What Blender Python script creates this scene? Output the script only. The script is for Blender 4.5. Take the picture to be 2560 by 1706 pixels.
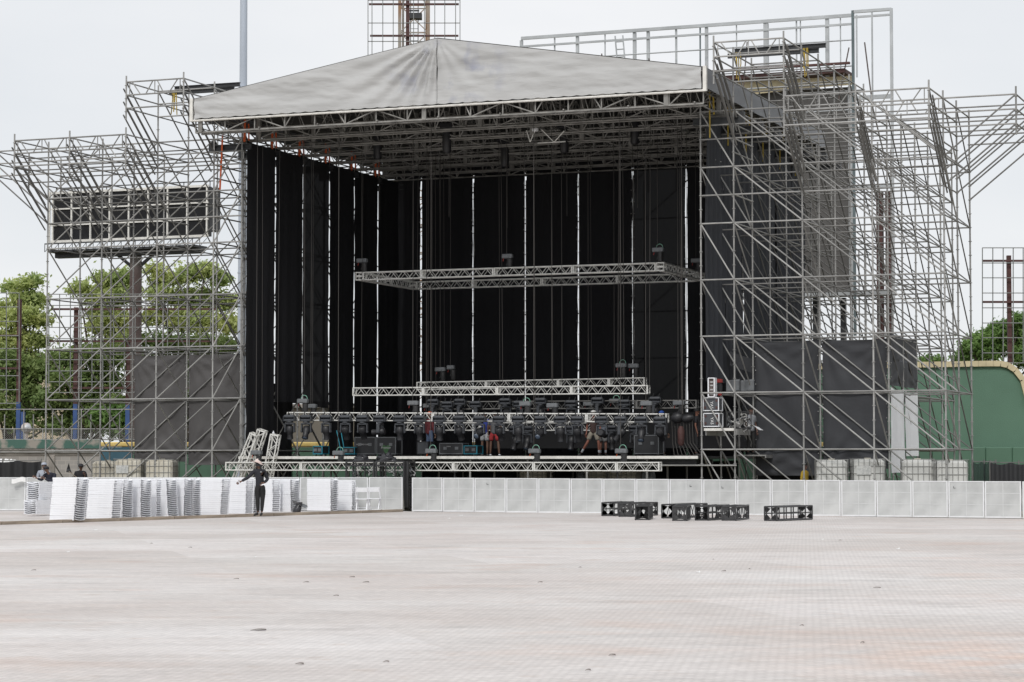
import bpy, math, random
from mathutils import Vector, Matrix, Quaternion, noise
R = math.radians
random.seed(11)
for o in list(bpy.data.objects): bpy.data.objects.remove(o)
scene = bpy.context.scene
COL = scene.collection

# ---------------------------------------------------------------- camera
F, PITCH, H = 5889.0, 0.0512, 1.75
cam = bpy.data.cameras.new('camera'); cam.sensor_width = 36; cam.lens = F * 36 / 2560
cam.clip_end = 2000; cam.clip_start = 0.5
co = bpy.data.objects.new('camera', cam); COL.objects.link(co)
co.location = (0, 0, H); co.rotation_euler = (math.pi / 2 + PITCH, 0, 0)
scene.camera = co
# ---------------------------------------------------------------- world: overcast sky
SUN_EL, SUN_AZ = 44, 196     # azimuth measured clockwise from +Y
world = bpy.data.worlds.new('World'); scene.world = world; world.use_nodes = True
nt = world.node_tree; nt.nodes.clear()
def N(t, kind, **kw):
    n = t.nodes.new(kind)
    for k, v in kw.items(): setattr(n, k, v)
    return n
sky = N(nt, 'ShaderNodeTexSky', sky_type='NISHITA', sun_disc=False)
sky.sun_elevation = R(SUN_EL); sky.sun_rotation = R(SUN_AZ)
b1 = N(nt, 'ShaderNodeBackground'); b1.inputs[1].default_value = 0.1
nt.links.new(sky.outputs[0], b1.inputs[0])
tc = N(nt, 'ShaderNodeTexCoord')
mp = N(nt, 'ShaderNodeMapping'); mp.inputs['Scale'].default_value = (1, 1, 2.6)
nz = N(nt, 'ShaderNodeTexNoise'); nz.inputs['Scale'].default_value = 3.2; nz.inputs['Detail'].default_value = 5
nz.inputs['Roughness'].default_value = 0.5
cr = N(nt, 'ShaderNodeValToRGB')
cr.color_ramp.elements[0].position = 0.3; cr.color_ramp.elements[0].color = (0.755, 0.785, 0.82, 1)
cr.color_ramp.elements[1].position = 0.68; cr.color_ramp.elements[1].color = (0.90, 0.905, 0.92, 1)
nt.links.new(tc.outputs['Generated'], mp.inputs[0]); nt.links.new(mp.outputs[0], nz.inputs[0])
nt.links.new(nz.outputs[0], cr.inputs[0])
b2 = N(nt, 'ShaderNodeBackground'); b2.inputs[1].default_value = 1.03
nt.links.new(cr.outputs[0], b2.inputs[0])
mx = N(nt, 'ShaderNodeMixShader'); mx.inputs[0].default_value = 0.94
nt.links.new(b1.outputs[0], mx.inputs[1]); nt.links.new(b2.outputs[0], mx.inputs[2])
wo = N(nt, 'ShaderNodeOutputWorld'); nt.links.new(mx.outputs[0], wo.inputs[0])
sl = bpy.data.lights.new('sun', 'SUN'); sl.energy = 1.45; sl.angle = R(14); sl.color = (1, 0.975, 0.94)
so = bpy.data.objects.new('sun', sl); COL.objects.link(so)
az = R(SUN_AZ); el = R(SUN_EL)
sd = Vector((math.sin(az) * math.cos(el), math.cos(az) * math.cos(el), math.sin(el)))
so.rotation_euler = sd.to_track_quat('Z', 'Y').to_euler(); so.location = (0, 0, 60)
scene.view_settings.view_transform = 'Standard'; scene.view_settings.look = 'None'
scene.view_settings.exposure = 0.0; scene.view_settings.gamma = 1.0
scene.render.engine = 'CYCLES'

# ---------------------------------------------------------------- geometry of the place
A_ = 0.3733; CA, SA = math.cos(A_), math.sin(A_)
OX, OY, W = -10.362, 89.948, 18.3234
BU, W0, BV = 2.4775, 1.2142, 2.4147
def S(u, v, z=0.0): return Vector((OX + u * CA + v * SA, OY - u * SA + v * CA, z))
CP, SP = math.cos(PITCH), math.sin(PITCH)
def ray(x, y):
    dx = (x - 1280) / F; dz = (853 - y) / F
    return Vector((dx, CP - dz * SP, SP + dz * CP))
def at(x, y, Y):
    r = ray(x, y); p = r * (Y / r.y); return Vector((p.x, Y, p.z + H))
def atv(x, y, v):
    r = ray(x, y); t = (OX * SA + OY * CA + v) / (r.x * SA + r.y * CA); p = r * t
    dx, dy = p.x - OX, p.y - OY
    return dx * CA - dy * SA, p.z + H
def gnd(x, y, z=0.0):
    r = ray(x, y); t = (z - H) / r.z; return Vector((r.x * t, r.y * t, z))

# ---------------------------------------------------------------- tagging
def tag(o, label=None, cat=None, group=None, kind=None):
    if label: o['label'] = label
    if cat: o['category'] = cat
    if group: o['group'] = group
    if kind: o['kind'] = kind
    return o
def empty(name, loc, rz=0.0, label=None, cat=None, group=None):
    o = bpy.data.objects.new(name, None); COL.objects.link(o)
    o.location = loc; o.rotation_euler = (0, 0, rz); o.empty_display_size = 0.3
    return tag(o, label, cat, group)
def inst(name, mesh, parent=None, loc=None, rot=None, scale=None):
    o = bpy.data.objects.new(name, mesh); COL.objects.link(o)
    if parent: o.parent = parent
    if loc is not None: o.location = loc
    if rot is not None: o.rotation_euler = rot
    if scale is not None: o.scale = scale
    return o
def copy_tree(o, parent=None):
    c = o.copy(); COL.objects.link(c); c.parent = parent
    for ch in list(o.children): copy_tree(ch, c)
    return c
ORD = ('first second third fourth fifth sixth seventh eighth ninth tenth eleventh twelfth thirteenth fourteenth '
       'fifteenth sixteenth seventeenth eighteenth nineteenth twentieth twenty-first twenty-second twenty-third '
       'twenty-fourth twenty-fifth twenty-sixth twenty-seventh twenty-eighth').split()

# ---------------------------------------------------------------- mesh builder
class MB:
    def __init__(s): s.v = []; s.f = []; s.m = []; s.sm = []
    def add(s, vs, fs, mi=0, smooth=False):
        b = len(s.v); s.v += [tuple(p) for p in vs]
        for f in fs: s.f.append(tuple(i + b for i in f)); s.m.append(mi); s.sm.append(smooth)
    def box(s, c, d, rot=None, mi=0):
        x, y, z = d[0] / 2, d[1] / 2, d[2] / 2
        vs = [Vector((i * x, j * y, k * z)) for i in (-1, 1) for j in (-1, 1) for k in (-1, 1)]
        if rot is not None: vs = [rot @ p for p in vs]
        c = Vector(c); vs = [p + c for p in vs]
        s.add(vs, [(0, 1, 3, 2), (4, 6, 7, 5), (0, 4, 5, 1), (2, 3, 7, 6), (0, 2, 6, 4), (1, 5, 7, 3)], mi)
    def b2(s, lo, hi, mi=0):
        s.box([(a + b) / 2 for a, b in zip(lo, hi)], [abs(b - a) for a, b in zip(lo, hi)], None, mi)
    def bevbox(s, c, d, r, rot=None, mi=0):
        # box with chamfered vertical & horizontal edges
        x, y, z = d[0] / 2, d[1] / 2, d[2] / 2
        ring = []
        for zz, k in ((-z, r), (-z + r, 0), (z - r, 0), (z, r)):
            X, Y = x - k, y - k; q = r
            ring.append([(X, Y - q, zz), (X - q, Y, zz), (-X + q, Y, zz), (-X, Y - q, zz), (-X, -Y + q, zz), (-X + q, -Y, zz), (X - q, -Y, zz), (X, -Y + q, zz)])
        vs = [Vector(p) for rr in ring for p in rr]
        if rot is not None: vs = [rot @ p for p in vs]
        c = Vector(c); vs = [p + c for p in vs]
        fs = [tuple(range(7, -1, -1)), tuple(range(24, 32))]
        for k in range(3):
            for i in range(8):
                j = (i + 1) % 8; fs.append((k * 8 + i, k * 8 + j, k * 8 + 8 + j, k * 8 + 8 + i))
        s.add(vs, fs, mi)
    def tube(s, p, q, r, n=6, r2=None, mi=0, cap=True, smooth=True):
        p, q = Vector(p), Vector(q); d = q - p
        if d.length < 1e-6: return
        d.normalize(); a = d.orthogonal().normalized(); b = d.cross(a)
        r2 = r if r2 is None else r2
        vs = []
        for c, rr in ((p, r), (q, r2)):
            for i in range(n):
                t = 2 * math.pi * i / n; vs.append(c + a * (rr * math.cos(t)) + b * (rr * math.sin(t)))
        s.add(vs, [(i, (i + 1) % n, n + (i + 1) % n, n + i) for i in range(n)], mi, smooth)
        if cap: s.add(vs, [tuple(range(n - 1, -1, -1)), tuple(range(n, 2 * n))], mi)
    def path(s, pts, r, n=5, mi=0):
        for a, b in zip(pts, pts[1:]): s.tube(a, b, r, n, mi=mi)
    def bar(s, p, q, w, h, mi=0, up=(0, 0, 1)):
        p, q = Vector(p), Vector(q); d = q - p; L = d.length
        if L < 1e-6: return
        x = d / L; u = Vector(up)
        if abs(x.dot(u)) > 0.99: u = Vector((0, 1, 0))
        y = u.cross(x).normalized(); z = x.cross(y)
        s.box((p + q) / 2, (L, w, h), Matrix((x, y, z)).transposed(), mi)
    def lathe(s, c, prof, n=12, axis=None, mi=0):
        axis = Vector(axis or (0, 0, 1)).normalized(); a = axis.orthogonal().normalized(); b = axis.cross(a)
        vs = []
        for r, h in prof:
            for i in range(n):
                t = 2 * math.pi * i / n; vs.append(Vector(c) + axis * h + a * (r * math.cos(t)) + b * (r * math.sin(t)))
        fs = []
        for k in range(len(prof) - 1):
            for i in range(n):
                j = (i + 1) % n; fs.append((k * n + i, k * n + j, k * n + n + j, k * n + n + i))
        s.add(vs, fs, mi, True)
        s.add(vs, [tuple(range(n - 1, -1, -1)), tuple(range((len(prof) - 1) * n, len(prof) * n))], mi)
    def grid(s, nx, ny, fn, mi=0, smooth=True):
        vs = [fn(i / nx, j / ny) for j in range(ny + 1) for i in range(nx + 1)]
        s.add(vs, [(j * (nx + 1) + i, j * (nx + 1) + i + 1, (j + 1) * (nx + 1) + i + 1, (j + 1) * (nx + 1) + i) for j in range(ny) for i in range(nx)], mi, smooth)
    def mesh(s, name, mats):
        me = bpy.data.meshes.new(name); me.from_pydata(s.v, [], s.f)
        if not isinstance(mats, (list, tuple)): mats = [mats]
        for m in mats: me.materials.append(m)
        me.polygons.foreach_set('material_index', s.m); me.polygons.foreach_set('use_smooth', s.sm)
        me.update(); return me
    def build(s, name, mats, parent=None, loc=None, rot=None):
        return inst(name, s.mesh(name, mats), parent, loc, rot)

# ---------------------------------------------------------------- materials
def mat(name, col, rough=0.6, metal=0.0, var=0.0, scale=3.0, col2=None, bump=0.0, bscale=60.0, rnd=0.0, spec=None, stretch=None, thr=(0.35, 0.65), sub=None):
    m = bpy.data.materials.new(name); m.use_nodes = True; t = m.node_tree; t.nodes.clear()
    bs = N(t, 'ShaderNodeBsdfPrincipled'); ou = N(t, 'ShaderNodeOutputMaterial'); t.links.new(bs.outputs[0], ou.inputs[0])
    bs.inputs['Roughness'].default_value = rough; bs.inputs['Metallic'].default_value = metal
    if spec is not None: bs.inputs['Specular IOR Level'].default_value = spec
    c1 = (*col, 1)
    c2 = (*(col2 or tuple(min(1, c * (1 - var)) for c in col)), 1)
    tcn = N(t, 'ShaderNodeTexCoord'); last = None
    src = tcn.outputs['Object']
    if stretch:
        mpn = N(t, 'ShaderNodeMapping'); mpn.inputs['Scale'].default_value = stretch
        t.links.new(src, mpn.inputs[0]); src = mpn.outputs[0]
    if var or col2:
        n = N(t, 'ShaderNodeTexNoise'); n.inputs['Scale'].default_value = scale; n.inputs['Detail'].default_value = 6
        t.links.new(src, n.inputs[0])
        rp = N(t, 'ShaderNodeValToRGB'); rp.color_ramp.elements[0].position = thr[0]; rp.color_ramp.elements[1].position = thr[1]
        rp.color_ramp.elements[0].color = c2; rp.color_ramp.elements[1].color = c1
        t.links.new(n.outputs[0], rp.inputs[0]); last = rp.outputs[0]
    if rnd:
        oi = N(t, 'ShaderNodeObjectInfo'); mr = N(t, 'ShaderNodeMapRange')
        mr.inputs[3].default_value = 1 - rnd; mr.inputs[4].default_value = 1 + rnd * 0.6
        t.links.new(oi.outputs['Random'], mr.inputs[0])
        mm = N(t, 'ShaderNodeVectorMath', operation='SCALE')
        if last: t.links.new(last, mm.inputs[0])
        else: mm.inputs[0].default_value = col
        t.links.new(mr.outputs[0], mm.inputs['Scale']); last = mm.outputs[0]
    if last: t.links.new(last, bs.inputs['Base Color'])
    else: bs.inputs['Base Color'].default_value = c1
    if bump:
        n2 = N(t, 'ShaderNodeTexNoise'); n2.inputs['Scale'].default_value = bscale; n2.inputs['Detail'].default_value = 4
        t.links.new(src, n2.inputs[0])
        bp = N(t, 'ShaderNodeBump'); bp.inputs['Strength'].default_value = 1.0; bp.inputs['Distance'].default_value = bump
        t.links.new(n2.outputs[0], bp.inputs['Height']); t.links.new(bp.outputs[0], bs.inputs['Normal'])
    return m
M = {}
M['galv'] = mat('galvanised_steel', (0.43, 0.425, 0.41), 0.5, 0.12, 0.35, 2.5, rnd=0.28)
M['galv_dark'] = mat('galvanised_steel_shaded', (0.25, 0.245, 0.235), 0.55, 0.15, 0.35, 2.5, rnd=0.3)  # darker copy of galv: shade on rear tubes and struts put into colour
M['alu'] = mat('aluminium', (0.86, 0.85, 0.81), 0.42, 0.0, 0.14, 4)
M['roofsteel'] = mat('roof_steel', (0.33, 0.32, 0.30), 0.5, 0.1, 0.4, 3)
M['whitesteel'] = mat('white_steel', (0.84, 0.82, 0.77), 0.5, 0.0, 0.18, 6)
M['dkbeam'] = mat('dark_painted_steel', (0.045, 0.047, 0.05), 0.5, 0.1, 0.3, 4)
M['black'] = mat('black_plastic', (0.025, 0.025, 0.028), 0.45, 0, 0.2, 8)
M['blackmetal'] = mat('black_metal', (0.05, 0.05, 0.052), 0.45, 0.1, 0.25, 6)
M['fixture'] = mat('fixture_grey', (0.07, 0.075, 0.085), 0.38, 0, 0.2, 9)
M['hoist'] = mat('hoist_grey', (0.19, 0.2, 0.21), 0.5, 0.1, 0.2, 7)
M['glass'] = mat('lens_glass', (0.10, 0.13, 0.18), 0.08, 0.0, spec=1.0)
M['curtain'] = mat('black_curtain', (0.017, 0.017, 0.02), 0.9, 0, 0.25, 0.8, bump=0.01, bscale=9, stretch=(1, 1, 0.12))
M['tarp'] = mat('charcoal_tarp', (0.048, 0.05, 0.056), 0.75, 0, 0.2, 0.7, bump=0.02, bscale=3)
M['tarpl'] = mat('grey_tarp', (0.105, 0.10, 0.10), 0.75, 0, 0.2, 0.7, bump=0.02, bscale=3)
M['tarpb'] = mat('outer_curtain', (0.036, 0.039, 0.047), 0.85, 0, 0.2, 0.8, bump=0.02, bscale=3, stretch=(1, 1, 0.25))
M['whitecloth'] = mat('white_cloth', (0.90, 0.91, 0.93), 0.8, 0, 0.06, 2, bump=0.02, bscale=2)
M['sidefab'] = mat('roof_side_fabric', (0.30, 0.31, 0.33), 0.75, 0, 0.15, 0.6, bump=0.02, bscale=3)
M['underside_dark'] = mat('added_dark_underside', (0.07, 0.068, 0.065), 0.9)  # shade of the roof underside put into a dark colour
M['strap_o'] = mat('orange_strap', (0.62, 0.12, 0.035), 0.7)
M['strap_y'] = mat('yellow_strap', (0.5, 0.36, 0.06), 0.7, 0, 0.3, 12)
M['red'] = mat('red_paint', (0.30, 0.035, 0.03), 0.5)
M['plastic_w'] = mat('white_plastic', (0.90, 0.91, 0.94), 0.35, 0, 0.03, 5)
M['sheetw'] = mat('barrier_sheet', (0.58, 0.59, 0.585), 0.55, 0, col2=(0.44, 0.45, 0.445), scale=1.7, rnd=0.05, thr=(0.3, 0.62))
M['framew'] = mat('barrier_frame', (0.78, 0.79, 0.80), 0.45, 0, 0.1, 4)
M['bracew'] = mat('barrier_brace', (0.64, 0.65, 0.65), 0.5, 0, 0.1, 4)
M['deck'] = mat('stage_floor', (0.04, 0.04, 0.042), 0.6, 0, 0.3, 2)
M['green'] = mat('green_wall', (0.125, 0.235, 0.165), 0.75, 0, 0.16, 0.35, bump=0.01, bscale=20)
M['pad'] = mat('green_pad', (0.10, 0.20, 0.135), 0.55, 0, 0.15, 0.5)
M['teal'] = mat('teal_wall', (0.055, 0.14, 0.19), 0.7, 0, 0.2, 1)
M['yellow'] = mat('yellow_cap', (0.78, 0.58, 0.20), 0.6, 0, 0.15, 2)
M['cream'] = mat('cream_trim', (0.72, 0.62, 0.40), 0.7, 0, 0.2, 1.5)
M['conc'] = mat('concrete', (0.46, 0.42, 0.38), 0.9, 0, 0.45, 0.9, bump=0.02, bscale=30)
M['rust'] = mat('rusty_red_steel', (0.11, 0.05, 0.045), 0.7, 0, 0.35, 3)
M['bluep'] = mat('blue_paint', (0.05, 0.11, 0.30), 0.5, 0, 0.2, 4)
M['pole'] = mat('light_pole_paint', (0.50, 0.55, 0.63), 0.4, 0.0, 0.15, 0.7, stretch=(3, 3, 0.3))
M['pillar'] = mat('weathered_pillar', (0.16, 0.14, 0.13), 0.7, 0.1, col2=(0.09, 0.06, 0.055), scale=0.7)
M['bb_grey'] = mat('billboard_sheet', (0.105, 0.10, 0.095), 0.7, 0, 0.12, 0.4)
M['bb_steel'] = mat('billboard_steel', (0.55, 0.57, 0.58), 0.45, 0.3, 0.25, 0.8)
M['bb_teal'] = mat('billboard_teal_steel', (0.15, 0.19, 0.20), 0.5, 0.2, 0.2, 1)
M['wire'] = mat('wire_mesh', (0.30, 0.31, 0.30), 0.6, 0.3, 0.2, 3)
M['lattice'] = mat('tower_steel', (0.36, 0.33, 0.29), 0.7, 0.1, col2=(0.30, 0.17, 0.09), scale=0.6)
M['wood'] = mat('timber', (0.40, 0.33, 0.26), 0.8, 0, 0.45, 1.2, stretch=(1, 1, 6), bump=0.004, bscale=20)
M['bark'] = mat('bark', (0.10, 0.08, 0.06), 0.9, 0, 0.3, 4, bump=0.02, bscale=15)
M['leafdk'] = mat('dark_foliage', (0.20, 0.30, 0.10), 0.6, 0, col2=(0.32, 0.40, 0.14), scale=0.55, rnd=0.1)
M['leafye'] = mat('yellow_green_foliage', (0.60, 0.64, 0.26), 0.6, 0, col2=(0.36, 0.46, 0.17), scale=0.6, rnd=0.1)
M['leafbr'] = mat('bright_foliage', (0.22, 0.35, 0.10), 0.6, 0, col2=(0.14, 0.25, 0.07), scale=0.6, rnd=0.1)
M['dryleaf'] = mat('dry_leaf', (0.33, 0.30, 0.28), 0.8)
M['paper'] = mat('paper', (0.85, 0.85, 0.84), 0.7)
M['tank'] = mat('tank_plastic', (0.72, 0.70, 0.62), 0.45, 0, col2=(0.58, 0.53, 0.43), scale=1.2)
M['tankw'] = mat('tank_plastic_pale', (0.70, 0.70, 0.67), 0.45, 0, 0.1, 1.2)
M['cage'] = mat('tank_cage', (0.33, 0.33, 0.32), 0.5, 0.4)
M['label'] = mat('label_plate', (0.66, 0.66, 0.64), 0.5, 0, col2=(0.45, 0.46, 0.45), scale=14)
M['case'] = mat('case_laminate', (0.032, 0.033, 0.036), 0.5, 0, 0.2, 3)
M['caseg'] = mat('case_laminate_grey', (0.085, 0.09, 0.10), 0.5, 0, 0.15, 3)
M['caseblue'] = mat('case_blue', (0.03, 0.28, 0.38), 0.5)
M['mark_g'] = mat('green_mark', (0.05, 0.13, 0.05), 0.6)
M['mark_w'] = mat('white_mark', (0.45, 0.45, 0.45), 0.6)
M['cableg'] = mat('cable_grey', (0.065, 0.06, 0.056), 0.7)
M['cablegreen'] = mat('cable_green', (0.25, 0.5, 0.38), 0.5)
M['riser'] = mat('riser_cloth', (0.04, 0.04, 0.042), 0.8)
M['louver'] = mat('louver_black', (0.03, 0.031, 0.036), 0.6, 0, 0.3, 2)
M['plastbag'] = mat('black_plastic_sheet', (0.04, 0.04, 0.045), 0.25, 0, 0.2, 5)
M['sky_ball'] = mat('silver_sheet', (0.62, 0.66, 0.70), 0.4, 0.1, col2=(0.5, 0.4, 0.32), scale=3)
M['taupe'] = mat('taupe_render', (0.20, 0.18, 0.15), 0.85, 0, 0.15, 1)
M['building'] = mat('cream_render', (0.62, 0.52, 0.38), 0.8, 0, 0.1, 1)
M['glassdk'] = mat('window_glass', (0.05, 0.06, 0.07), 0.15)

for k_ in ('leafdk', 'leafye', 'leafbr'):
    t = M[k_].node_tree; bs = [n for n in t.nodes if n.type == 'BSDF_PRINCIPLED'][0]; ou = [n for n in t.nodes if n.type == 'OUTPUT_MATERIAL'][0]
    tl = N(t, 'ShaderNodeBsdfTranslucent'); ms_ = N(t, 'ShaderNodeMixShader'); ms_.inputs[0].default_value = 0.4
    src_ = bs.inputs['Base Color'].links[0].from_socket
    t.links.new(src_, tl.inputs[0]); t.links.new(bs.outputs[0], ms_.inputs[1]); t.links.new(tl.outputs[0], ms_.inputs[2]); t.links.new(ms_.outputs[0], ou.inputs[0])
def scrim_mat(name, col, alpha):
    m = mat(name, col, 0.9); t = m.node_tree
    bs = [n for n in t.nodes if n.type == 'BSDF_PRINCIPLED'][0]; ou = [n for n in t.nodes if n.type == 'OUTPUT_MATERIAL'][0]
    tr = N(t, 'ShaderNodeBsdfTransparent'); mi = N(t, 'ShaderNodeMixShader'); mi.inputs[0].default_value = alpha
    t.links.new(tr.outputs[0], mi.inputs[1]); t.links.new(bs.outputs[0], mi.inputs[2]); t.links.new(mi.outputs[0], ou.inputs[0])
    return m
M['scrim'] = scrim_mat('scrim_cloth', (0.016, 0.016, 0.018), 0.993)
M['meshgreen'] = scrim_mat('green_mesh', (0.03, 0.05, 0.045), 0.8)

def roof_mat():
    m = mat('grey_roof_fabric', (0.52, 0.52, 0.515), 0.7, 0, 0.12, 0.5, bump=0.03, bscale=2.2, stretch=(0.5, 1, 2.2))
    t = m.node_tree; bs = [n for n in t.nodes if n.type == 'BSDF_PRINCIPLED'][0]
    link = bs.inputs['Base Color'].links[0].from_socket
    tcn = N(t, 'ShaderNodeTexCoord')
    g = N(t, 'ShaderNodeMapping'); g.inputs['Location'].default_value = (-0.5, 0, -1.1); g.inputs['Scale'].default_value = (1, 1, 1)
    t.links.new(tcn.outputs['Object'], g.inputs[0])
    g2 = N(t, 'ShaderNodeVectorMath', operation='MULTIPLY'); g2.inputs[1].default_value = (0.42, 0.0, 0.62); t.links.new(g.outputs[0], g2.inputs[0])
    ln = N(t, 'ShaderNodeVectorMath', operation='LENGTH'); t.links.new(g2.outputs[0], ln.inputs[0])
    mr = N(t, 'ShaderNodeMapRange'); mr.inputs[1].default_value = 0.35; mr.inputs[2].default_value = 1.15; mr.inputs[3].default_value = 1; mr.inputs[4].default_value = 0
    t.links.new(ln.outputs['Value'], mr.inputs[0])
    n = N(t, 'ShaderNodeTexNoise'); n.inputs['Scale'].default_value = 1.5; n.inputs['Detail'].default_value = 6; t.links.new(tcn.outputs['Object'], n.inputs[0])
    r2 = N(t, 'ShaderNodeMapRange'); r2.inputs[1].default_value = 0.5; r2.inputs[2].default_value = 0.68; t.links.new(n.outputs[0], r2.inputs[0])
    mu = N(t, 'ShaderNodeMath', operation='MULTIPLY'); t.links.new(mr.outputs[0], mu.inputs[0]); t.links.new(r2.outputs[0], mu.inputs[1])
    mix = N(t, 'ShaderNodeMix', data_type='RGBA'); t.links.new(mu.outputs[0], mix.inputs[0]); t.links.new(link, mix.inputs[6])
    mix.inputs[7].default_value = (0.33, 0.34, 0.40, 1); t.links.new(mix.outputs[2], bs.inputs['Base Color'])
    return m
M['roof'] = roof_mat()

def cover_mat():
    m = bpy.data.materials.new('field_cover'); m.use_nodes = True; t = m.node_tree; t.nodes.clear()
    L = t.links.new
    bs = N(t, 'ShaderNodeBsdfPrincipled'); ou = N(t, 'ShaderNodeOutputMaterial'); L(bs.outputs[0], ou.inputs[0]); bs.inputs['Roughness'].default_value = 0.7
    tcn = N(t, 'ShaderNodeTexCoord')
    def noise_(sc, det, rough=0.5, st=None):
        n = N(t, 'ShaderNodeTexNoise'); n.inputs['Scale'].default_value = sc; n.inputs['Detail'].default_value = det; n.inputs['Roughness'].default_value = rough
        if st:
            mpn = N(t, 'ShaderNodeMapping'); mpn.inputs['Scale'].default_value = st[0]; mpn.inputs['Rotation'].default_value = (0, 0, st[1]); mpn.inputs['Location'].default_value = st[2]
            L(tcn.outputs['Object'], mpn.inputs[0]); L(mpn.outputs[0], n.inputs[0])
        else: L(tcn.outputs['Object'], n.inputs[0])
        return n.outputs[0]
    def rng(s, a, b, c=0, d=1):
        r = N(t, 'ShaderNodeMapRange'); r.inputs[1].default_value = a; r.inputs[2].default_value = b; r.inputs[3].default_value = c; r.inputs[4].default_value = d
        L(s, r.inputs[0]); return r.outputs[0]
    def mixc(fac, a, b):
        mi = N(t, 'ShaderNodeMix', data_type='RGBA'); L(fac, mi.inputs[0])
        for k, c in ((6, a), (7, b)):
            if isinstance(c, tuple): mi.inputs[k].default_value = (*c, 1)
            else: L(c, mi.inputs[k])
        return mi.outputs[2]
    base = mixc(rng(noise_(0.16, 6, 0.55), 0.36, 0.66), (0.63, 0.58, 0.55), (0.725, 0.70, 0.68))
    # large sheets laid side by side, each a little different
    br = N(t, 'ShaderNodeTexBrick'); mpn = N(t, 'ShaderNodeMapping'); mpn.inputs['Rotation'].default_value = (0, 0, R(-14))
    L(tcn.outputs['Object'], mpn.inputs[0]); L(mpn.outputs[0], br.inputs[0])
    br.inputs['Scale'].default_value = 1; br.inputs['Brick Width'].default_value = 9.5; br.inputs['Row Height'].default_value = 3.6
    br.inputs['Mortar Size'].default_value = 0.0; br.inputs['Color1'].default_value = (0.92, 0.905, 0.895, 1); br.inputs['Color2'].default_value = (1.07, 1.07, 1.08, 1); br.inputs['Mortar'].default_value = (0.72, 0.70, 0.68, 1)
    mul = N(t, 'ShaderNodeVectorMath', operation='MULTIPLY'); L(base, mul.inputs[0]); L(br.outputs[0], mul.inputs[1]); c = mul.outputs[0]
    st = mixc(rng(noise_(0.42, 5, 0.6, ((0.7, 1, 1), 0.3, (3, 8, 0))), 0.56, 0.76, 0, 0.75), c, (0.60, 0.46, 0.39))
    st = mixc(rng(noise_(0.8, 6, 0.6, ((0.6, 1, 1), 0.1, (13, 2, 0))), 0.55, 0.72, 0, 0.65), st, (0.48, 0.45, 0.43))
    st = mixc(rng(noise_(1.9, 6, 0.65, ((1, 1, 1), 0.1, (3, 22, 0))), 0.57, 0.74, 0, 0.65), st, (0.58, 0.49, 0.43))
    # pale orange patch of clay at the right front corner
    sub = N(t, 'ShaderNodeVectorMath', operation='SUBTRACT'); L(tcn.outputs['Object'], sub.inputs[0]); sub.inputs[1].default_value = (4.6, 21.0, 0)
    sc = N(t, 'ShaderNodeVectorMath', operation='MULTIPLY'); L(sub.outputs[0], sc.inputs[0]); sc.inputs[1].default_value = (0.42, 0.26, 0)
    ln = N(t, 'ShaderNodeVectorMath', operation='LENGTH'); L(sc.outputs[0], ln.inputs[0])
    pm = N(t, 'ShaderNodeMath', operation='MULTIPLY'); L(rng(ln.outputs['Value'], 0.15, 1.2, 0.6, 0), pm.inputs[0]); L(rng(noise_(1.3, 5), 0.35, 0.6), pm.inputs[1])
    st = mixc(pm.outputs[0], st, (0.68, 0.48, 0.38))
    # woven tile pattern
    wv = N(t, 'ShaderNodeTexBrick'); mp2 = N(t, 'ShaderNodeMapping'); mp2.inputs['Rotation'].default_value = (0, 0, R(24))
    L(tcn.outputs['Object'], mp2.inputs[0]); L(mp2.outputs[0], wv.inputs[0])
    wv.inputs['Scale'].default_value = 1; wv.inputs['Brick Width'].default_value = 0.085; wv.inputs['Row Height'].default_value = 0.14
    wv.inputs['Mortar Size'].default_value = 0.022; wv.inputs['Mortar Smooth'].default_value = 1
    wv.inputs['Color1'].default_value = (1.05, 1.05, 1.05, 1); wv.inputs['Color2'].default_value = (0.96, 0.96, 0.96, 1); wv.inputs['Mortar'].default_value = (0.90, 0.895, 0.895, 1)
    m2 = N(t, 'ShaderNodeVectorMath', operation='MULTIPLY'); L(st, m2.inputs[0]); L(wv.outputs[0], m2.inputs[1])
    gr0 = rng(noise_(7, 5, 0.75), 0.3, 0.7, 0.88, 1.08); gr1 = rng(noise_(1.1, 8, 0.7, ((0.5, 1.3, 1), 0.2, (33, 2, 0))), 0.3, 0.7, 0.87, 1.09)
    mg = N(t, 'ShaderNodeMath', operation='MULTIPLY'); L(gr0, mg.inputs[0]); L(gr1, mg.inputs[1]); gr = mg.outputs[0]
    m3 = N(t, 'ShaderNodeVectorMath', operation='SCALE'); L(m2.outputs[0], m3.inputs[0]); L(gr, m3.inputs['Scale'])
    L(m3.outputs[0], bs.inputs['Base Color'])
    bp = N(t, 'ShaderNodeBump'); bp.inputs['Distance'].default_value = 0.003; L(wv.outputs['Fac'], bp.inputs['Height']); bp.invert = True; L(bp.outputs[0], bs.inputs['Normal'])
    return m
M['cover'] = cover_mat()
M['soil'] = mat('dirt_and_grass', (0.10, 0.11, 0.05), 0.95, 0, col2=(0.20, 0.15, 0.10), scale=0.3)
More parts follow.
